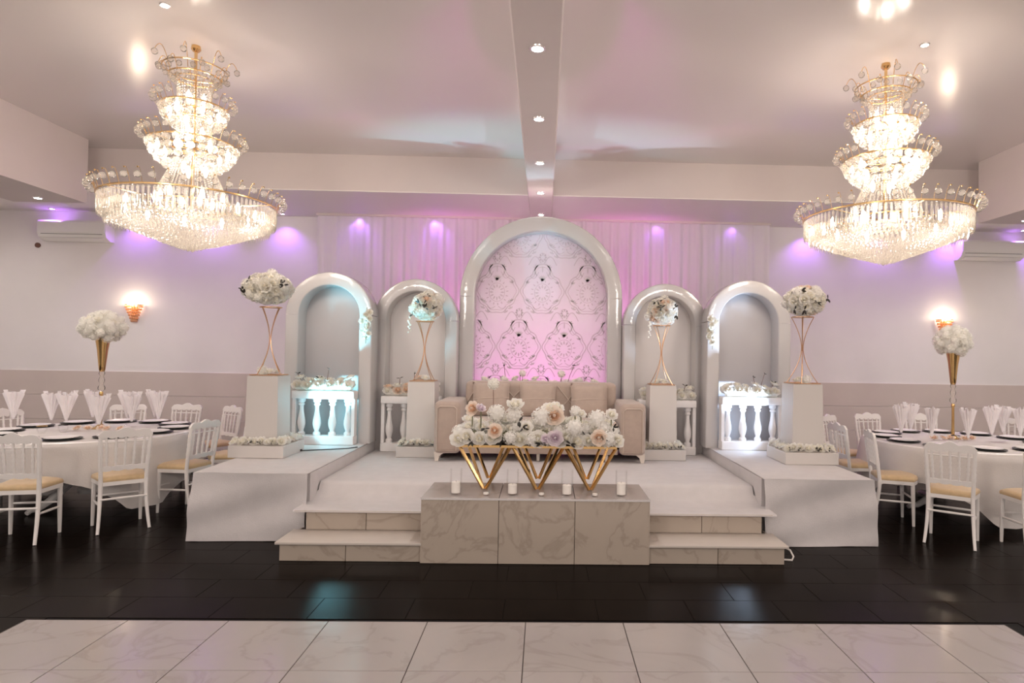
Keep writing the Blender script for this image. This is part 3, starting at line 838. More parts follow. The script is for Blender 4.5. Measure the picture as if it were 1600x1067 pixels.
for i in range(17):                                     # front and back rows resting on the top
    u = -.655+1.31*i/16
    for (y, z, d) in ((-.0, .045, (0, -1, .35)), (.10, .115, (0, -.7, .8)), (.33, .12, (0, .6, .8)), (.44, .05, (0, 1, .4))):
        if abs(u) > .62 and y > .05 and y < .4: z *= .75
        k = rnd.choice(allk)
        head(fr, k, (u+rnd.uniform(-.025, .025), y+rnd.uniform(-.02, .02), z+rnd.uniform(-.008, .03)), rnd.uniform(.056, .072), (d[0]+u*.6+rnd.uniform(-.25, .25), d[1], d[2]+rnd.uniform(-.2, .3)), rnd)
for i in range(13):
    u = -.60+1.2*i/12
    head(fr, rnd.choice(allk), (u, .21+rnd.uniform(-.04, .04), .16+rnd.uniform(-.02, .03)), .07, (rnd.uniform(-.4, .4), -.4, 1), rnd)
# taller blooms and the coloured ones, left to right
for (u, y, z, r, k, d, lab) in (
        (-.56, .08, .29, .070, BLUSH[0], (-.5, -1, .3), 'blush rose leaning out at the left end'), (-.485, .05, .30, .05, LILAC[0], (.4, -.7, .8), 'lilac rose'),
        (-.36, .16, .245, .085, PUFFW[0], (0, -.5, 1), None), (-.20, .10, .33, .075, ROSE[0], (0, -.5, .8), None), (-.21, .12, .24, .08, PUFFW[1], (0, -1, .4), None),
        (.10, .10, .30, .08, ROSE[1], (0, -.6, .9), None), (.13, .06, .24, .085, BLUSH[1], (0, -1, .3), 'large blush rose in the middle'), (.03, .10, .22, .09, PUFFW[0], (0, -1, .5), None),
        (.16, .12, .31, .06, ROSE[3], (.4, -.5, .8), None), (.31, .10, .28, .05, PUFFW[1], (0, -.6, .6), None), (.36, .10, .26, .045, ROSE[2], (.3, -.6, .6), None),
        (.62, .10, .255, .062, ROSE[0], (.3, -.8, .6), None), (.50, .12, .21, .085, PUFFW[0], (0, -.7, .7), None),
        (-.36, -.035, .12, .066, BLUSH[0], (0, -1, .3), 'blush rose with a dark heart'), (.50, -.045, .075, .066, BLUSH[1], (0, -1, .25), 'blush rose low at the right'),
        (.14, -.05, .07, .068, LILAC[1], (0, -1, .2), 'lilac rose low at the middle'), (.06, -.04, .06, .05, LILAC[0], (-.2, -1, .2), 'lilac rose'),
        (-.10, -.03, .15, .06, ROSE[2], (0, -1, .4), None), (.30, -.03, .15, .075, PUFFW[1], (0, -1, .4), None)):
    if z > .25:
        obj('stem', MB().tube([(u, y+.03, .1), (u, y+.02, z-.02)], .006, 6), M['green'], fr)
    head(fr, k, (u, y, z), r, d, rnd, lab)
obj('stem', MB().tube([(-.385, .14, .1), (-.39, .13, .50)], .003, 5), M['stemred'], fr)
o = head(fr, PUFF[0], (-.39, .13, .50), .048, (0, -1, .2), rnd, 'single ball bloom on a thin tall stem')
for (u, z) in ((-.44, .14), (-.13, .15), (-.16, .20), (.36, .13), (.33, .14), (.55, .05), (.02, .02), (-.55, .03), (.62, .16), (-.3, .02), (.27, .02)):
    head(fr, rnd.choice(SPRIG), (u, -.035, z), .045, (rnd.uniform(-.5, .5), -1, .2), rnd)

def tall_candle(x, y, lab, hc):
    t = thing('hurricane_candle', lab, 'candle', (x, y, .5155), group='tall candle glasses on the plinth')
    obj('glass_cylinder', MB().lathe([(.046, .005), (.05, 0), (.05, .205), (.0475, .205), (.0475, .012), (.002, .012)], 20, capt=False), M['glass'], t)
    obj('candle', MB().lathe([(.035, .0125), (.036, hc-.004), (.033, hc), (.004, hc-.003)], 16), M['wax'], t)
    obj('wick', MB().tube([(0, 0, hc-.004), (.001, 0, hc+.010)], .0012, 5), M['dark'], t)
for (x, y, hc, lab) in ((-.69, 5.13, .10, 'leftmost tall glass cylinder with a white candle, at the plinth edge'), (-.235, 5.13, .085, 'tall glass cylinder with white candle below the left V of the gold table'),
                        (.205, 5.13, .085, 'tall glass cylinder with white candle below the right V of the gold table'), (.645, 5.13, .105, 'rightmost tall glass cylinder with a white candle, at the plinth edge')):
    tall_candle(x, y, lab, hc)
for (x, lab) in ((-.445, 'tiny glass tealight below the left legs of the gold table'), (-.0, 'tiny glass tealight below the middle legs of the gold table'), (.43, 'tiny glass tealight below the right legs of the gold table')):
    t = thing('tealight', lab, 'candle', (x, 5.10, .5155), group='tealights on the plinth')
    obj('glass_cup', MB().lathe([(.026, 0), (.033, .06), (.031, .06), (.024, .008), (.002, .008)], 16, capt=False), M['glass'], t)
    obj('candle', MB().lathe([(.021, .0085), (.021, .022), (.003, .021)], 12), M['wax'], t)

# ------------------------------------------------------------------ chairs
def make_chair():
    t = thing('banquet_chair', 'x', 'chair', (0, 0, 0)); C = M['chair']
    # seat frame, bowed at the front
    def outline(k, n=7):
        pts = [(-.17*k, -.19*k), (-.205*k, .12*k)] + [(-.205*k+.41*k*i/n, .12*k+.085*k*sin(pi*i/n)) for i in range(1, n)] + [(.205*k, .12*k), (.17*k, -.19*k)]
        return pts
    obj('seat_frame', MB().poly([(x, y, .405) for x, y in outline(1)], (0, 0, .035)), C, t)
    pad = MB(); rings = [(1.0, .440), (1.02, .455), (.98, .475), (.82, .490), (.4, .497)]
    n = len(outline(1)); vs = []; fs = []
    for k, z in rings: vs += [(x, y, z) for x, y in outline(k)]
    for i in range(len(rings)-1):
        fs += [(i*n+j, i*n+(j+1) % n, (i+1)*n+(j+1) % n, (i+1)*n+j) for j in range(n)]
    fs.append(tuple((len(rings)-1)*n+j for j in range(n))); fs.append(tuple(range(n-1, -1, -1)))
    pad.add(vs, fs); obj('seat_pad', pad, M['goldpad'], t, sharp=50, label='gold seat pad')
    for s in (-1, 1):
        pts = []; rr = []
        for i in range(8):                                  # sabre rear leg
            u = i/7; pts.append((s*(.172+.022*(1-u)**2), -.185-.085*(1-u)**1.9, .44*u)); rr.append(.013+.006*u)
        obj('leg', MB().tube(pts, rr, 8), C, t)
        pts = []; rr = []
        for i in range(23):                                 # turned back post
            u = i/22; z = .44+.42*u
            pts.append((s*(.172+.018*u), -.185-.055*u, z))
            rr.append(.018-.003*u + (.004*abs(sin(u*40)) if .35 < u < .85 else 0))
        obj('back_post', MB().tube(pts, rr, 8), C, t)
        pts = [(s*.182, .115, .42), (s*.184, .118, .30), (s*.186, .122, .12), (s*.187, .124, 0)]
        obj('leg', MB().tube(pts, [.020, .019, .016, .0135], 8), C, t)
        obj('stretcher', MB().tube([(s*.184, .12, .23), (s*.180, -.04, .235), (s*.178, -.205, .24)], [.009, .0115, .009], 7), C, t)
    obj('stretcher', MB().tube([(-.185, .12, .27), (0, .12, .27), (.185, .12, .27)], [.009, .0115, .009], 7), C, t)
    obj('stretcher', MB().tube([(-.178, -.208, .29), (0, -.208, .29), (.178, -.208, .29)], [.009, .0115, .009], 7), C, t)
    def yb(z): return -.185-.055*(z-.44)/.42
    # crest rail: scalloped with a raised middle
    N = 40; top = []; bot = []
    for i in range(N+1):
        u = i/N; x = (u-.5)*.41; a = abs(u-.5)*2
        zt = .885+.030*(1-a)**.6*(.75+.25*cos(u*2*pi*2)) + .014*abs(sin(u*pi*3)) - .018*max(0, a-.85)/.15
        zb = .848-.016*abs(sin(u*pi*6))
        top.append((x, zt)); bot.append((x, zb))
    cr = MB()
    for (d0, d1) in ((-.012, .012),):
        vs = [(x, yb(z)+d0, z) for x, z in top]+[(x, yb(z)+d0, z) for x, z in bot]+[(x, yb(z)+d1, z) for x, z in top]+[(x, yb(z)+d1, z) for x, z in bot]
        m = N+1; fs = []
        for i in range(N):
            fs += [(i, i+1, m+i+1, m+i), (2*m+i+1, 2*m+i, 3*m+i, 3*m+i+1), (i+1, i, 2*m+i, 2*m+i+1), (m+i, m+i+1, 3*m+i+1, 3*m+i)]
        fs += [(0, m, 3*m, 2*m), (N, 2*m+N, 3*m+N, m+N)]
        cr.add(vs, fs)
    obj('crest_rail', cr, C, t)
    lr = MB(); pts = []
    lo = [((i/24-.5)*.36, .545-.010*abs(sin(i/24*pi*4))) for i in range(25)]; hi = [((i/24-.5)*.36, .578+.006*abs(sin(i/24*pi*4))) for i in range(25)]
    lr.poly([(x, yb(z)-.009, z) for x, z in lo+hi[::-1]], (0, .018, 0))
    obj('lower_rail', lr, C, t)
    for k in range(5):
        x = (k-2)*.066; xt = x*1.10
        pts = []; rr = []
        for i in range(19):
            u = i/18; z = .575+.275*u
            pts.append((x+(xt-x)*u, yb(z), z)); rr.append(.0075+.0035*abs(sin(u*pi*6))*(1 if .12 < u < .9 else .4)+.003*sin(pi*u))
        obj('spindle', MB().tube(pts, rr, 7), C, t)
    obj('rail', MB().tube([(-.175, yb(.80), .80), (0, yb(.80)+.002, .80), (.175, yb(.80), .80)], .007, 6), C, t)
    return t
CHAIRS = [
    ((-4.43, 5.60), (-.20, .98), 'white chair with its back to the room, cut off at the left picture edge'),
    ((-3.92, 6.01), (-.66, .75), 'white spindle-back chair at the left table, whole and seen from behind'),
    ((-3.68, 6.62), (-.97, .22), 'white chair at the left table next to the stage corner, seen side-on'),
    ((-3.52, 7.22), (-1, -.15), 'white chair at the left table almost edge-on beside the pedestal base'),
    ((-4.12, 8.05), (-.55, -.83), 'white chair behind the left table nearest the stage, facing forward'),
    ((-4.70, 8.22), (-.08, -1), 'second white chair from the stage along the back of the left table'),
    ((-5.28, 8.12), (.35, -.94), 'third white chair from the stage along the back of the left table'),
    ((-5.95, 7.32), (.92, -.38), 'white chair at the far left of the left table, near the wall side'),
    ((3.80, 5.77), (.62, .78), 'white spindle-back chair at the right table, whole and seen from behind'),
    ((3.63, 6.43), (.96, -.25), 'white chair at the right table next to the stage corner, seen side-on'),
    ((4.40, 5.58), (.14, .99), 'white chair with its back to the room, cut off at the right picture edge'),
    ((3.60, 7.15), (1, .05), 'white chair angled at the right table close behind the stage carpet'),
    ((3.88, 8.00), (.62, -.78), 'white chair behind the right table nearest the stage, facing forward'),
    ((4.48, 8.30), (.2, -.98), 'second white chair from the stage along the back of the right table'),
    ((5.10, 8.28), (-.25, -.97), 'third white chair from the stage along the back of the right table'),
    ((6.05, 7.95), (-.8, -.6), 'white chair at the far right of the right table, near the wall side'),
]
ch0 = make_chair()
for i, ((x, y), (dx, dy), lab) in enumerate(CHAIRS):
    rz = atan2(dy, dx)-pi/2
    if i == 0:
        ch0.location = (x, y, .001); ch0.rotation_euler = (0, 0, rz); ch0['label'] = lab; ch0['group'] = 'chairs around the round tables'
    else:
        dup(ch0, (x, y, .001), rz, lab, 'chairs around the round tables')

# ------------------------------------------------------------------ round tables
def round_table(cx, cy, corner, side, half):
    t = thing('round_table', 'round banquet table with white scrolled feet beneath its cloth, %s of stage' % side, 'table', (cx, cy, 0))
    obj('table_top', MB().lathe([(.985, .725), (1.0, .735), (1.0, .748), (.985, .755)], 48), M['chair'], t)
    obj('column', MB().lathe([(.11, .10), (.12, .14), (.07, .22), (.06, .40), (.09, .55), (.07, .66), (.16, .725)], 16), M['chair'], t)
    for k in range(4):
        a = corner+k*pi/2+.3; ca, sa = cos(a), sin(a)
        pts = [(.08, .30), (.20, .26), (.33, .17), (.45, .09), (.55, .045), (.62, .045), (.66, .025)]
        obj('foot', MB().tube([(r*ca, r*sa, z) for r, z in pts], [.04, .042, .04, .036, .03, .026, .022], 8), M['chair'], t)
    rnd = random.Random(int(cx*10))
    ph = rnd.uniform(0, 6); mb = MB(); NU, NV = 160, 18
    def fn(u, v):
        a = 2*pi*u
        if v < .35:
            r = 1.004*(v/.35); return (cx+r*cos(a), cy+r*sin(a), .7585)
        q = (v-.35)/.65; b = (a-corner) % (pi/2); b = min(b, pi/2-b)         # 0 at a corner
        L = min(half/cos(pi/4-b), half*1.24)
        drop = min(L-1.0, .70)
        fold = sin(a*14+ph)*(.6+.4*sin(a*3+1))
        flare = .02+.05*q+ (.05*q*q)*fold*(.4+drop) + .10*q*(drop-.3 if drop > .3 else 0)
        r = 1.004+flare*(1 if q > .08 else q/.08)
        z = .7585-drop*q+.004*sin(a*30)*q
        return (cx+r*cos(a), cy+r*sin(a), z if q > 0 else .7585)
    mb.grid(fn, NU, NV)
    o = obj('tablecloth', mb, M['cloth'], sharp=70); o['label'] = 'square white linen cloth draped over the round table %s of the stage' % side; o['category'] = 'tablecloth'
    return t
LC, RC = (-4.82, 6.92), (4.72, 7.02)
round_table(*LC, radians(-31), 'left', 1.34); round_table(*RC, radians(-100), 'right', 1.36)
ZT = .7605
# centrepieces
def trumpet_vase(x, y, side, rz, rf):
    t = thing('trumpet_vase', 'tall gold trumpet vase in the middle of the %s round table' % side, 'vase', (x, y, ZT))
    obj('foot', MB().lathe([(.085, 0), (.085, .008), (.05, .02), (.018, .05), (.018, .10)], 20), M['gold'], t)
    obj('stem', MB().lathe([(.016, .09), (.014, .36), (.020, .37), (.020, .39), (.014, .40)], 14), M['gold'], t)
    obj('crystal_knop', MB().lathe([(.014, .40), (.034, .425), (.036, .45), (.02, .475), (.018, .49), (.028, .51), (.03, .53), (.022, .555), (.018, .57), (.03, .60), (.02, .63)], 14), M['crystal'], t)
    obj('trumpet', MB().lathe([(.022, .62), (.03, .64), (.036, .70), (.052, .86), (.072, .985), (.069, .985), (.05, .86), (.01, .70)], 24, capt=False), M['gold'], t)
    f = thing('flower_ball', 'round ball of white hydrangeas crowning the gold vase on the %s table' % side, 'flowers', (x, y, ZT+.985))
    rnd = random.Random(int(x*7)); core(f, (0, 0, rz*.82), rf*.85, rf*.85, rz*.85)
    dome(f, (0, 0, rz*.82), rf*.88, rf*.88, rz*.88, 40, .058, PUFF+CREAM[:1], rnd, -.9, 0, .05)
trumpet_vase(-4.83, 7.05, 'left', .155, .215); trumpet_vase(4.71, 7.15, 'right', .16, .18)

ORD = ['first', 'second', 'third', 'fourth', 'fifth', 'sixth', 'seventh', 'eighth', 'ninth', 'tenth', 'eleventh', 'twelfth']
charger_me = MB().lathe([(.09, 0), (.12, .001), (.168, .011), (.168, .0145), (.12, .006), (.02, .005)], 28).mesh('charger_plate', M['dark'])
plate_me = MB().lathe([(.07, 0), (.10, .004), (.138, .016), (.138, .019), (.10, .008), (.02, .006)], 28).mesh('dinner_plate', M['plate'])
def napkin_mesh(seed):
    rnd = random.Random(seed); mb = MB(); N = 28; vs = []; fs = []
    rows = 7
    offs = [rnd.uniform(-.02, .035) for _ in range(N)]
    for j in range(rows):
        v = j/(rows-1)
        for i in range(N):
            a = 2*pi*i/N; pl_ = 1+.30*v*(1 if i % 2 else -1)
            r = (.010+.062*v**1.0)*pl_
            vs.append((r*cos(a)*1.08, r*sin(a)*.75, .265*v+(offs[i//2*2 % N]+(.025 if i % 4 < 2 else 0))*v*v))
    for j in range(rows-1):
        fs += [(j*N+i, j*N+(i+1) % N, (j+1)*N+(i+1) % N, (j+1)*N+i) for i in range(N)]
    fs.append(tuple(range(N-1, -1, -1)))
    # inner fan fold
    o = len(vs)
    for i in range(9):
        x = -.05+.10*i/8; vs += [(x*.15, .006*(-1)**i, .08), (x*1.15, .02*(-1)**i, .27+.03*sin(i*1.9))]
    fs += [(o+2*i, o+2*i+2, o+2*i+3, o+2*i+1) for i in range(8)]
    mb.add(vs, fs); return mb.mesh('napkin', M['napkin'], sharp=25)
NAP = [napkin_mesh(i) for i in range(4)]
glass_me = MB().lathe([(.034, 0), (.034, .003), (.005, .008), (.004, .075), (.02, .088), (.034, .115), (.036, .15), (.033, .185), (.0318, .185), (.0345, .15), (.03, .113), (.003, .09)], 16, capt=False).mesh('wine_glass', M['glass'])
def setting(side, cx, cy, angs, naps):
    for k, a in enumerate(angs):
        x, y = cx+.78*cos(radians(a)), cy+.78*sin(radians(a))
        lab = '%s round from the front of the %s table' % (ORD[k], side)
        link('charger_plate', charger_me, None, (x, y, ZT), None, None, label='black charger plate, '+lab, category='plate', group='black chargers on the %s table' % side)
        link('dinner_plate', plate_me, None, (x, y, ZT+.0075), None, None, label='white dinner plate on black charger, '+lab, category='plate', group='white plates on the %s table' % side)
    for k, (x, y) in enumerate(naps):
        lab = '%s from the picture edge at the %s table' % (ORD[k], side)
        rz = random.uniform(0, 3)
        link('wine_glass', glass_me, None, (x, y, ZT), None, None, label='stemmed glass under a napkin, '+lab, category='glass', group='glasses on the %s table' % side)
        link('napkin', NAP[k % 4], None, (x, y, ZT+.094), (0, 0, rz*.3), None, label='white napkin folded into a fan cone, '+lab, category='napkin', group='napkins on the %s table' % side)
setting('left', *LC, [-73, -43, -13, 15, 45, 75, 105, 135, 165, 195, 225, 257],
        [(-5.72, 7.0), (-5.28, 6.95), (-5.10, 6.92), (-5.09, 7.30), (-4.55, 6.62), (-4.72, 7.32), (-4.42, 6.93), (-4.47, 7.42), (-4.28, 7.17)])
setting('right', *RC, [253, 223, 193, 165, 135, 105, 75, 45, 15, -15, -45, -73],
        [(5.14, 6.68), (5.20, 7.02), (4.90, 6.78), (4.43, 6.48), (4.09, 6.55), (4.28, 7.25), (3.94, 6.86)][::1])
for (side, x, y, k) in (('left', -4.98, 6.72, 0), ('left', -5.12, 6.62, 1), ('right', 4.55, 6.86, 0)):
    t = thing('votive_holder', '%s glass votive by the vase on the %s table' % (('round dark-rimmed', 'small clear')[k], side), 'candle holder', (x, y, ZT))
    obj('glass_cup', MB().lathe([(.03, 0), (.045, .03), (.045, .07), (.043, .07), (.042, .03), (.003, .006)], 16, capt=False), M['glass'], t)
    obj('rim', MB().tube([(.044*cos(2*pi*i/18), .044*sin(2*pi*i/18), .07) for i in range(18)], .003, 5, closed=True), M['dark' if k == 0 else 'gold'], t)
for (side, x, y) in (('left', -4.72, 6.85), ('right', 4.62, 7.0)):
    t = thing('blush_petals', 'loose blush rose heads beside the vase foot on the %s table' % side, 'flowers', (x, y, ZT)); rnd = random.Random(3)
    for k in range(5):
        head(t, rnd.choice(BLUSH+ROSE[:2]), (-.22+.11*k, rnd.uniform(-.05, .05), .028), .042, (rnd.uniform(-.3, .3), -.5, 1), rnd)

# ------------------------------------------------------------------ chandeliers
def ring_pts(r, z, n=40): return [(r*cos(2*pi*i/n), r*sin(2*pi*i/n), z) for i in range(n)]
def make_chandelier():
    t = thing('chandelier', 'x', 'chandelier'); B = M['brass']; K = M['crystal']          # z measured down from the ceiling
    obj('ceiling_rose', MB().lathe([(.035, 0), (.04, -.03), (.025, -.05)], 14), B, t)
    obj('rod', MB().tube([(0, 0, -.04), (0, 0, -1.40)], .013, 8), B, t)
    ballm = MB().ball((0, 0, 0), 1, 8, 6).mesh('crystal_ball', K)
    # crown
    for (r, z) in ((.25, -.215), (.20, -.28), (.14, -.30)):
        obj('crown_ring', MB().tube(ring_pts(r, z), .006, 6, closed=True), B, t)
    for i in range(14):
        a = 2*pi*i/14; L = .10 if i % 2 else .05; hgt = .19 if i % 2 else .10
        pts = [((.20+.02*u+L*u)*cos(a), (.20+.02*u+L*u)*sin(a), -.28+hgt*sin(pi*min(1, u*.72+.02))) for u in [k/10 for k in range(11)]]
        o = obj('crown_wire', MB().tube(pts, .003, 5), B, t)
        link('crystal_ball', ballm, t, (pts[-1][0], pts[-1][1], pts[-1][2]-.028), None, .027)
        a2 = a+.2
        link('crystal_ball', ballm, t, (.235*cos(a2), .235*sin(a2), -.255), None, .024)
    for (r, z, n, s) in ((.19, -.30, 18, .021), (.165, -.325, 16, .019)):
        for i in range(n):
            a = 2*pi*i/n; link('crystal_ball', ballm, t, (r*cos(a), r*sin(a), z), None, s)
    def strands(name, prof, n, step=.021, rb=.0085, facet=5):
        mb = MB(); L = 0; pts = []
        for (r0, z0), (r1, z1) in zip(prof[:-1], prof[1:]):
            l = hypot(r1-r0, z1-z0); k = max(1, int(l/step))
            pts += [(r0+(r1-r0)*q/k, z0+(z1-z0)*q/k) for q in range(k)]
        for i in range(n):
            a = 2*pi*i/n
            for (r, z) in pts: mb.ball((r*cos(a), r*sin(a), z), rb, facet, 3)
        o = obj(name, mb, K, t); o['kind'] = 'stuff'
    strands('bead_column', [(.145, -.30), (.128, -.36), (.128, -.52)], 34)
    strands('bead_column', [(.128, -.62), (.128, -.86)], 34)
    strands('bead_cone', [(.165, -1.03), (.185, -1.12), (.30, -1.37)], 48)
    def tier(rr, zr, rim_r, rim_z, rim_n, rim_s, rows, nb):
        obj('tier_ring', MB().tube(ring_pts(rr, zr, 56), .008, 6, closed=True), B, t)
        obj('tier_ring', MB().tube(ring_pts(rr*.52, zr-.02, 36), .007, 6, closed=True), B, t)
        for k in range(6):
            a = pi/3*k
            obj('tier_arm', MB().tube([(.02*cos(a), .02*sin(a), zr-.03), (rr*cos(a), rr*sin(a), zr)], .005, 5), B, t)
        wires = MB(); tips = MB()
        for i in range(rim_n):
            a = 2*pi*i/rim_n
            link('crystal_ball', ballm, t, (rim_r*cos(a), rim_r*sin(a), rim_z), None, rim_s)
            wires.tube([((rr+(rim_r-rr)*q)*cos(a), (rr+(rim_r-rr)*q)*sin(a), zr+(rim_z+rim_s*2.0-zr)*sin(q*pi*.62)/.92) for q in (0, .35, .7, 1)], .0025, 4)
            tips.ball((rim_r*cos(a), rim_r*sin(a), rim_z+rim_s*2.0), .007, 6, 4)
        obj('rim_wires', wires, B, t)['kind'] = 'stuff'; obj('rim_tips', tips, B, t)['kind'] = 'stuff'
        for (r, z, n, s) in rows:
            for i in range(n):
                a = 2*pi*(i+.5*(nb % 2))/n; link('crystal_ball', ballm, t, (r*cos(a), r*sin(a), z), None, s)
            nb += 1
    tier(.25, -.545, .315, -.50, 22, .026, [(.245, -.575, 20, .033), (.225, -.63, 18, .034), (.185, -.685, 15, .034)], 0)
    tier(.335, -.865, .405, -.82, 28, .027, [(.33, -.895, 24, .035), (.305, -.95, 22, .036), (.265, -1.005, 19, .036), (.21, -1.055, 15, .034)], 1)
    tier(.675, -1.375, .735, -1.325, 44, .027, [], 0)
    # lowest tier: two rows of hanging prisms and a dome of beads
    pm_ = MB().lathe([(.002, 0), (.011, -.012), (.0125, -.10), (.008, -.15), (.001, -.172)], 6).mesh('crystal_prism', K, sharp=20)
    for i in range(100):
        a = 2*pi*i/100; r = .662
        link('crystal_prism', pm_, t, (r*cos(a), r*sin(a), -1.385), (0, 0, a), 1.0)
    mb = MB()
    for i in range(90):
        a = 2*pi*i/90
        mb.lathe([(.002, 0), (.012, -.012), (.0125, -.13), (.001, -.175)], 5, (.615*cos(a), .615*sin(a), -1.44))
    obj('inner_prisms', mb, K, t, sharp=20)['kind'] = 'stuff'
    mb = MB(); rnd = random.Random(2)
    rows = 21
    for j in range(rows):
        u = j/(rows-1); r = .62*(1-u)**1.0+.02; z = -1.53-.245*(u**.82)
        n = max(6, int(2*pi*r/.036))
        for i in range(n):
            a = 2*pi*i/n+j*.37
            mb.ball((r*cos(a), r*sin(a), z+rnd.uniform(-.006, .006)), .0155, 5, 4, 1.2)
    obj('bead_dome', mb, K, t)['kind'] = 'stuff'
    bm_ = MB().lathe([(.004, -.05), (.013, -.035), (.02, 0), (.016, .03), (.003, .06)], 10).mesh('bulb', M['bulb'])
    for (r, z, n) in ((.07, -.47, 3), (.19, -.60, 6), (.065, -.76, 3), (.27, -.93, 7), (.10, -1.09, 3), (.24, -1.33, 6), (.50, -1.45, 10)):
        for i in range(n):
            a = 2*pi*i/n+.3; link('bulb', bm_, t, (r*cos(a), r*sin(a), z))
    return t
c0 = make_chandelier(); c0.location = (*CHAND[0], ZC); c0['label'] = 'tiered gold and crystal chandelier hanging over the left of the stage'
c0['group'] = 'crystal chandeliers'
dup(c0, (*CHAND[1], ZC), .45, 'tiered gold and crystal chandelier hanging over the right of the stage', 'crystal chandeliers')

# ------------------------------------------------------------------ downlights, sconces, wall units
def downlight(x, y, z, label, m, r=.042, group=None):
    t = thing('downlight', label, 'light', (x, y, z), group=group)
    obj('bezel', MB().lathe([(r*1.35, .0), (r*1.3, -.008), (r, -.010), (r, 0)], 20), M['chrome'], t)
    obj('lens', MB().lathe([(r*.98, -.006), (r*.7, -.012), (.002, -.014)], 18), m, t)
for k, y in enumerate(BEAM_LIGHTS):
    downlight(-.08, y, 3.745, '%s white downlight from the viewer along the centre ceiling beam' % ORD[k], M['led'], .042, 'downlights in the centre beam')
for k, x in enumerate(VIOLET_X):
    downlight(x, 10.0, ZS-.012, '%s violet downlight from the %s wall above the back wall' % (ORD[k] if k < 6 else ORD[11-k], 'left' if k < 6 else 'right'), M['ledv'], .035, 'violet downlights along the back wall')
downlight(-6.25, 7.9, 3.47, 'white downlight under the left side beam above the air conditioner', M['led'], .04)
downlight(6.14, 7.9, 3.47, 'white downlight under the right side beam beside the chandelier', M['led'], .04)
downlight(-2.95, 4.87, ZC, 'white spotlight in the ceiling in front of the left chandelier', M['led'], .03)
downlight(3.12, 5.12, ZC, 'white spotlight in the ceiling in front of the right chandelier', M['led'], .03)

def sconce(x, side):
    t = thing('wall_sconce', 'gold wall sconce glowing on the back wall, %s side' % side, 'lamp', (x, YB, 2.02))
    obj('back_plate', MB().box(-.05, .05, -.02, 0, .05, .36, .005, 1), M['gold'], t)
    mb = MB()
    for j in range(6):
        z = .05+.045*j; r = .04+.017*j
        for i in range(5+j):
            a = pi+pi*(i+.5)/(5+j)
            mb.ball((r*cos(a), r*sin(a)*.85-.015, z), .021, 6, 4)
    obj('crystal_basket', mb, M['amber'], t)
    obj('rim', MB().tube([(.135*cos(pi+pi*i/16), .115*sin(pi+pi*i/16)-.01, .30) for i in range(17)], .007, 6), M['gold'], t)
    for s in (-1, 0, 1):
        obj('bulb', MB().lathe([(.01, .27), (.022, .31), (.025, .35), (.014, .40), (.003, .43)], 10, (s*.055, -.07-.02*(s == 0), 0)), M['bulb'], t)
sconce(-6.5, 'left'); sconce(6.55, 'right')

def aircon(x, side):
    t = thing('air_conditioner', 'white wall-mounted air conditioner high on the back wall, %s side' % side, 'air conditioner', (x, YB, 3.30))
    prof = [(0, 0), (-.10, -.0), (-.19, .05), (-.215, .11), (-.22, .27), (-.20, .31), (0, .31)]
    obj('casing', MB().poly([(-.52, y, z) for y, z in prof], (1.04, 0, 0)), M['acwhite'], t)
    obj('front_panel', MB().box(-.515, .515, -.229, -.219, .115, .285, .004, 1), M['acwhite'], t)
    obj('louvre', MB().add([(-.46, -.115, .0005), (.46, -.115, .0005), (.46, -.185, .042), (-.46, -.185, .042), (-.46, -.118, -.006), (.46, -.118, -.006), (.46, -.19, .036), (-.46, -.19, .036)],
        [(0, 1, 2, 3), (7, 6, 5, 4), (0, 4, 5, 1), (1, 5, 6, 2), (2, 6, 7, 3), (3, 7, 4, 0)]), M['acwhite'], t)
    obj('outlet_slot', MB().box(-.47, .47, -.212, -.208, .092, .098), M['dark'], t)
aircon(-7.375, 'left'); aircon(7.24, 'right')
o = obj('cable_gland', MB().lathe([(.04, 0), (.04, .02), (.03, .028), (.012, .03)], 16, ax=(0, -1, 0)), M['stemred']); o.location = (-8.04, YB, 3.24)
o['label'] = 'small dark round cap on the back wall left of the air conditioner'; o['category'] = 'wall fitting'

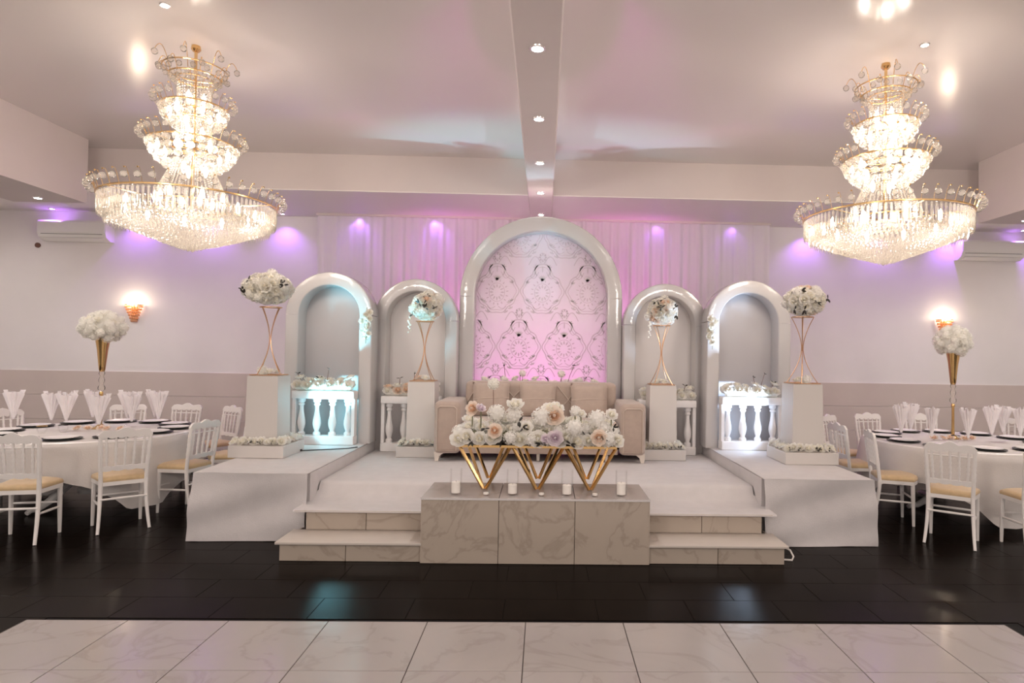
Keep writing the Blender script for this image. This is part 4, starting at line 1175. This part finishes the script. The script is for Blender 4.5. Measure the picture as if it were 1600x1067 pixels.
# ------------------------------------------------------------------ curtain
mb = MB(); rnd = random.Random(4)
amps = [rnd.uniform(.4, 1) for _ in range(200)]
def cur(u, v):
    x = -3.57+7.13*u; z = 3.76-3.72*v
    k = .35+.65*max(0, 1-abs(x)/2.9)**.5
    y = 9.93+k*(.022*sin(x*38+.6*sin(x*3))+.018*sin(x*17+1.3)+.012*sin(x*61))*(.5+.5*min(1, v*5))
    return (x, y, z)
mb.grid(cur, 620, 14)
o = obj('curtain', mb, M['curtain'], sharp=180); o['label'] = 'white pleated curtain across the back wall, lit pink behind the arches'; o['category'] = 'curtain'
obj('curtain_rail', MB().box(-3.58, 3.57, 9.90, 9.96, 3.755, 3.795), M['bulk'], o)

# ------------------------------------------------------------------ flood lamps and cables
def flood(x, y, z, aim, label, cable):
    t = thing('flood_lamp', label, 'lamp', (x, y, z))
    d = Vector(aim)-Vector((x, y, z)); rz = atan2(d.y, d.x)-pi/2
    hb = link('lamp_head', MB().box(-.08, .08, -.035, .02, -.055, .055, .008, 2).mesh('lamp_head', M['dark']), t, (0, 0, .085), (radians(42), 0, rz))
    obj('lens', MB().box(-.066, .066, .0205, .024, -.042, .042), M['glass'], hb)
    br = MB().tube([(-.09, 0, .085), (-.09, 0, .012), (.09, 0, .012), (.09, 0, .085)], .007, 5)
    b = obj('bracket', br, M['dark'], t); b.rotation_euler = (0, 0, rz)
    fb = MB()
    fb.poly([(-.05, -.06, .005), (.0, -.07, .005), (.06, -.15, .005), (.10, -.22, .005), (.14, -.20, .005), (.09, -.10, .005), (.05, -.0, .005)], (0, 0, .02))
    obj('driver_box', fb, M['dark'], t)
    obj('cable', MB().tube(cable, .006, 6), M['dark'], t)
flood(-2.66, 6.93, .5845, (-1.4, 7.75, 1.3), 'black flood lamp with trailing cable on the left side deck', [(.13, -.20, .012), (.25, -.12, .008), (.40, -.06, .008), (.55, .02, .008), (.62, .12, .008)])
flood(2.60, 6.93, .5845, (1.35, 7.75, 1.3), 'black flood lamp hidden behind the right pedestal', [(.10, -.05, .012), (.15, .1, .008), (.15, .3, .008)])
o = obj('cable', MB().tube([(1.96, 5.22, .09), (2.0, 5.2, .10), (2.05, 5.17, .075), (2.07, 5.15, .03), (2.05, 5.13, .008), (1.99, 5.14, .008), (1.95, 5.16, .008)], .008, 6), M['cable'])
o['label'] = 'loop of white cable on the floor at the right end of the steps'; o['category'] = 'cable'
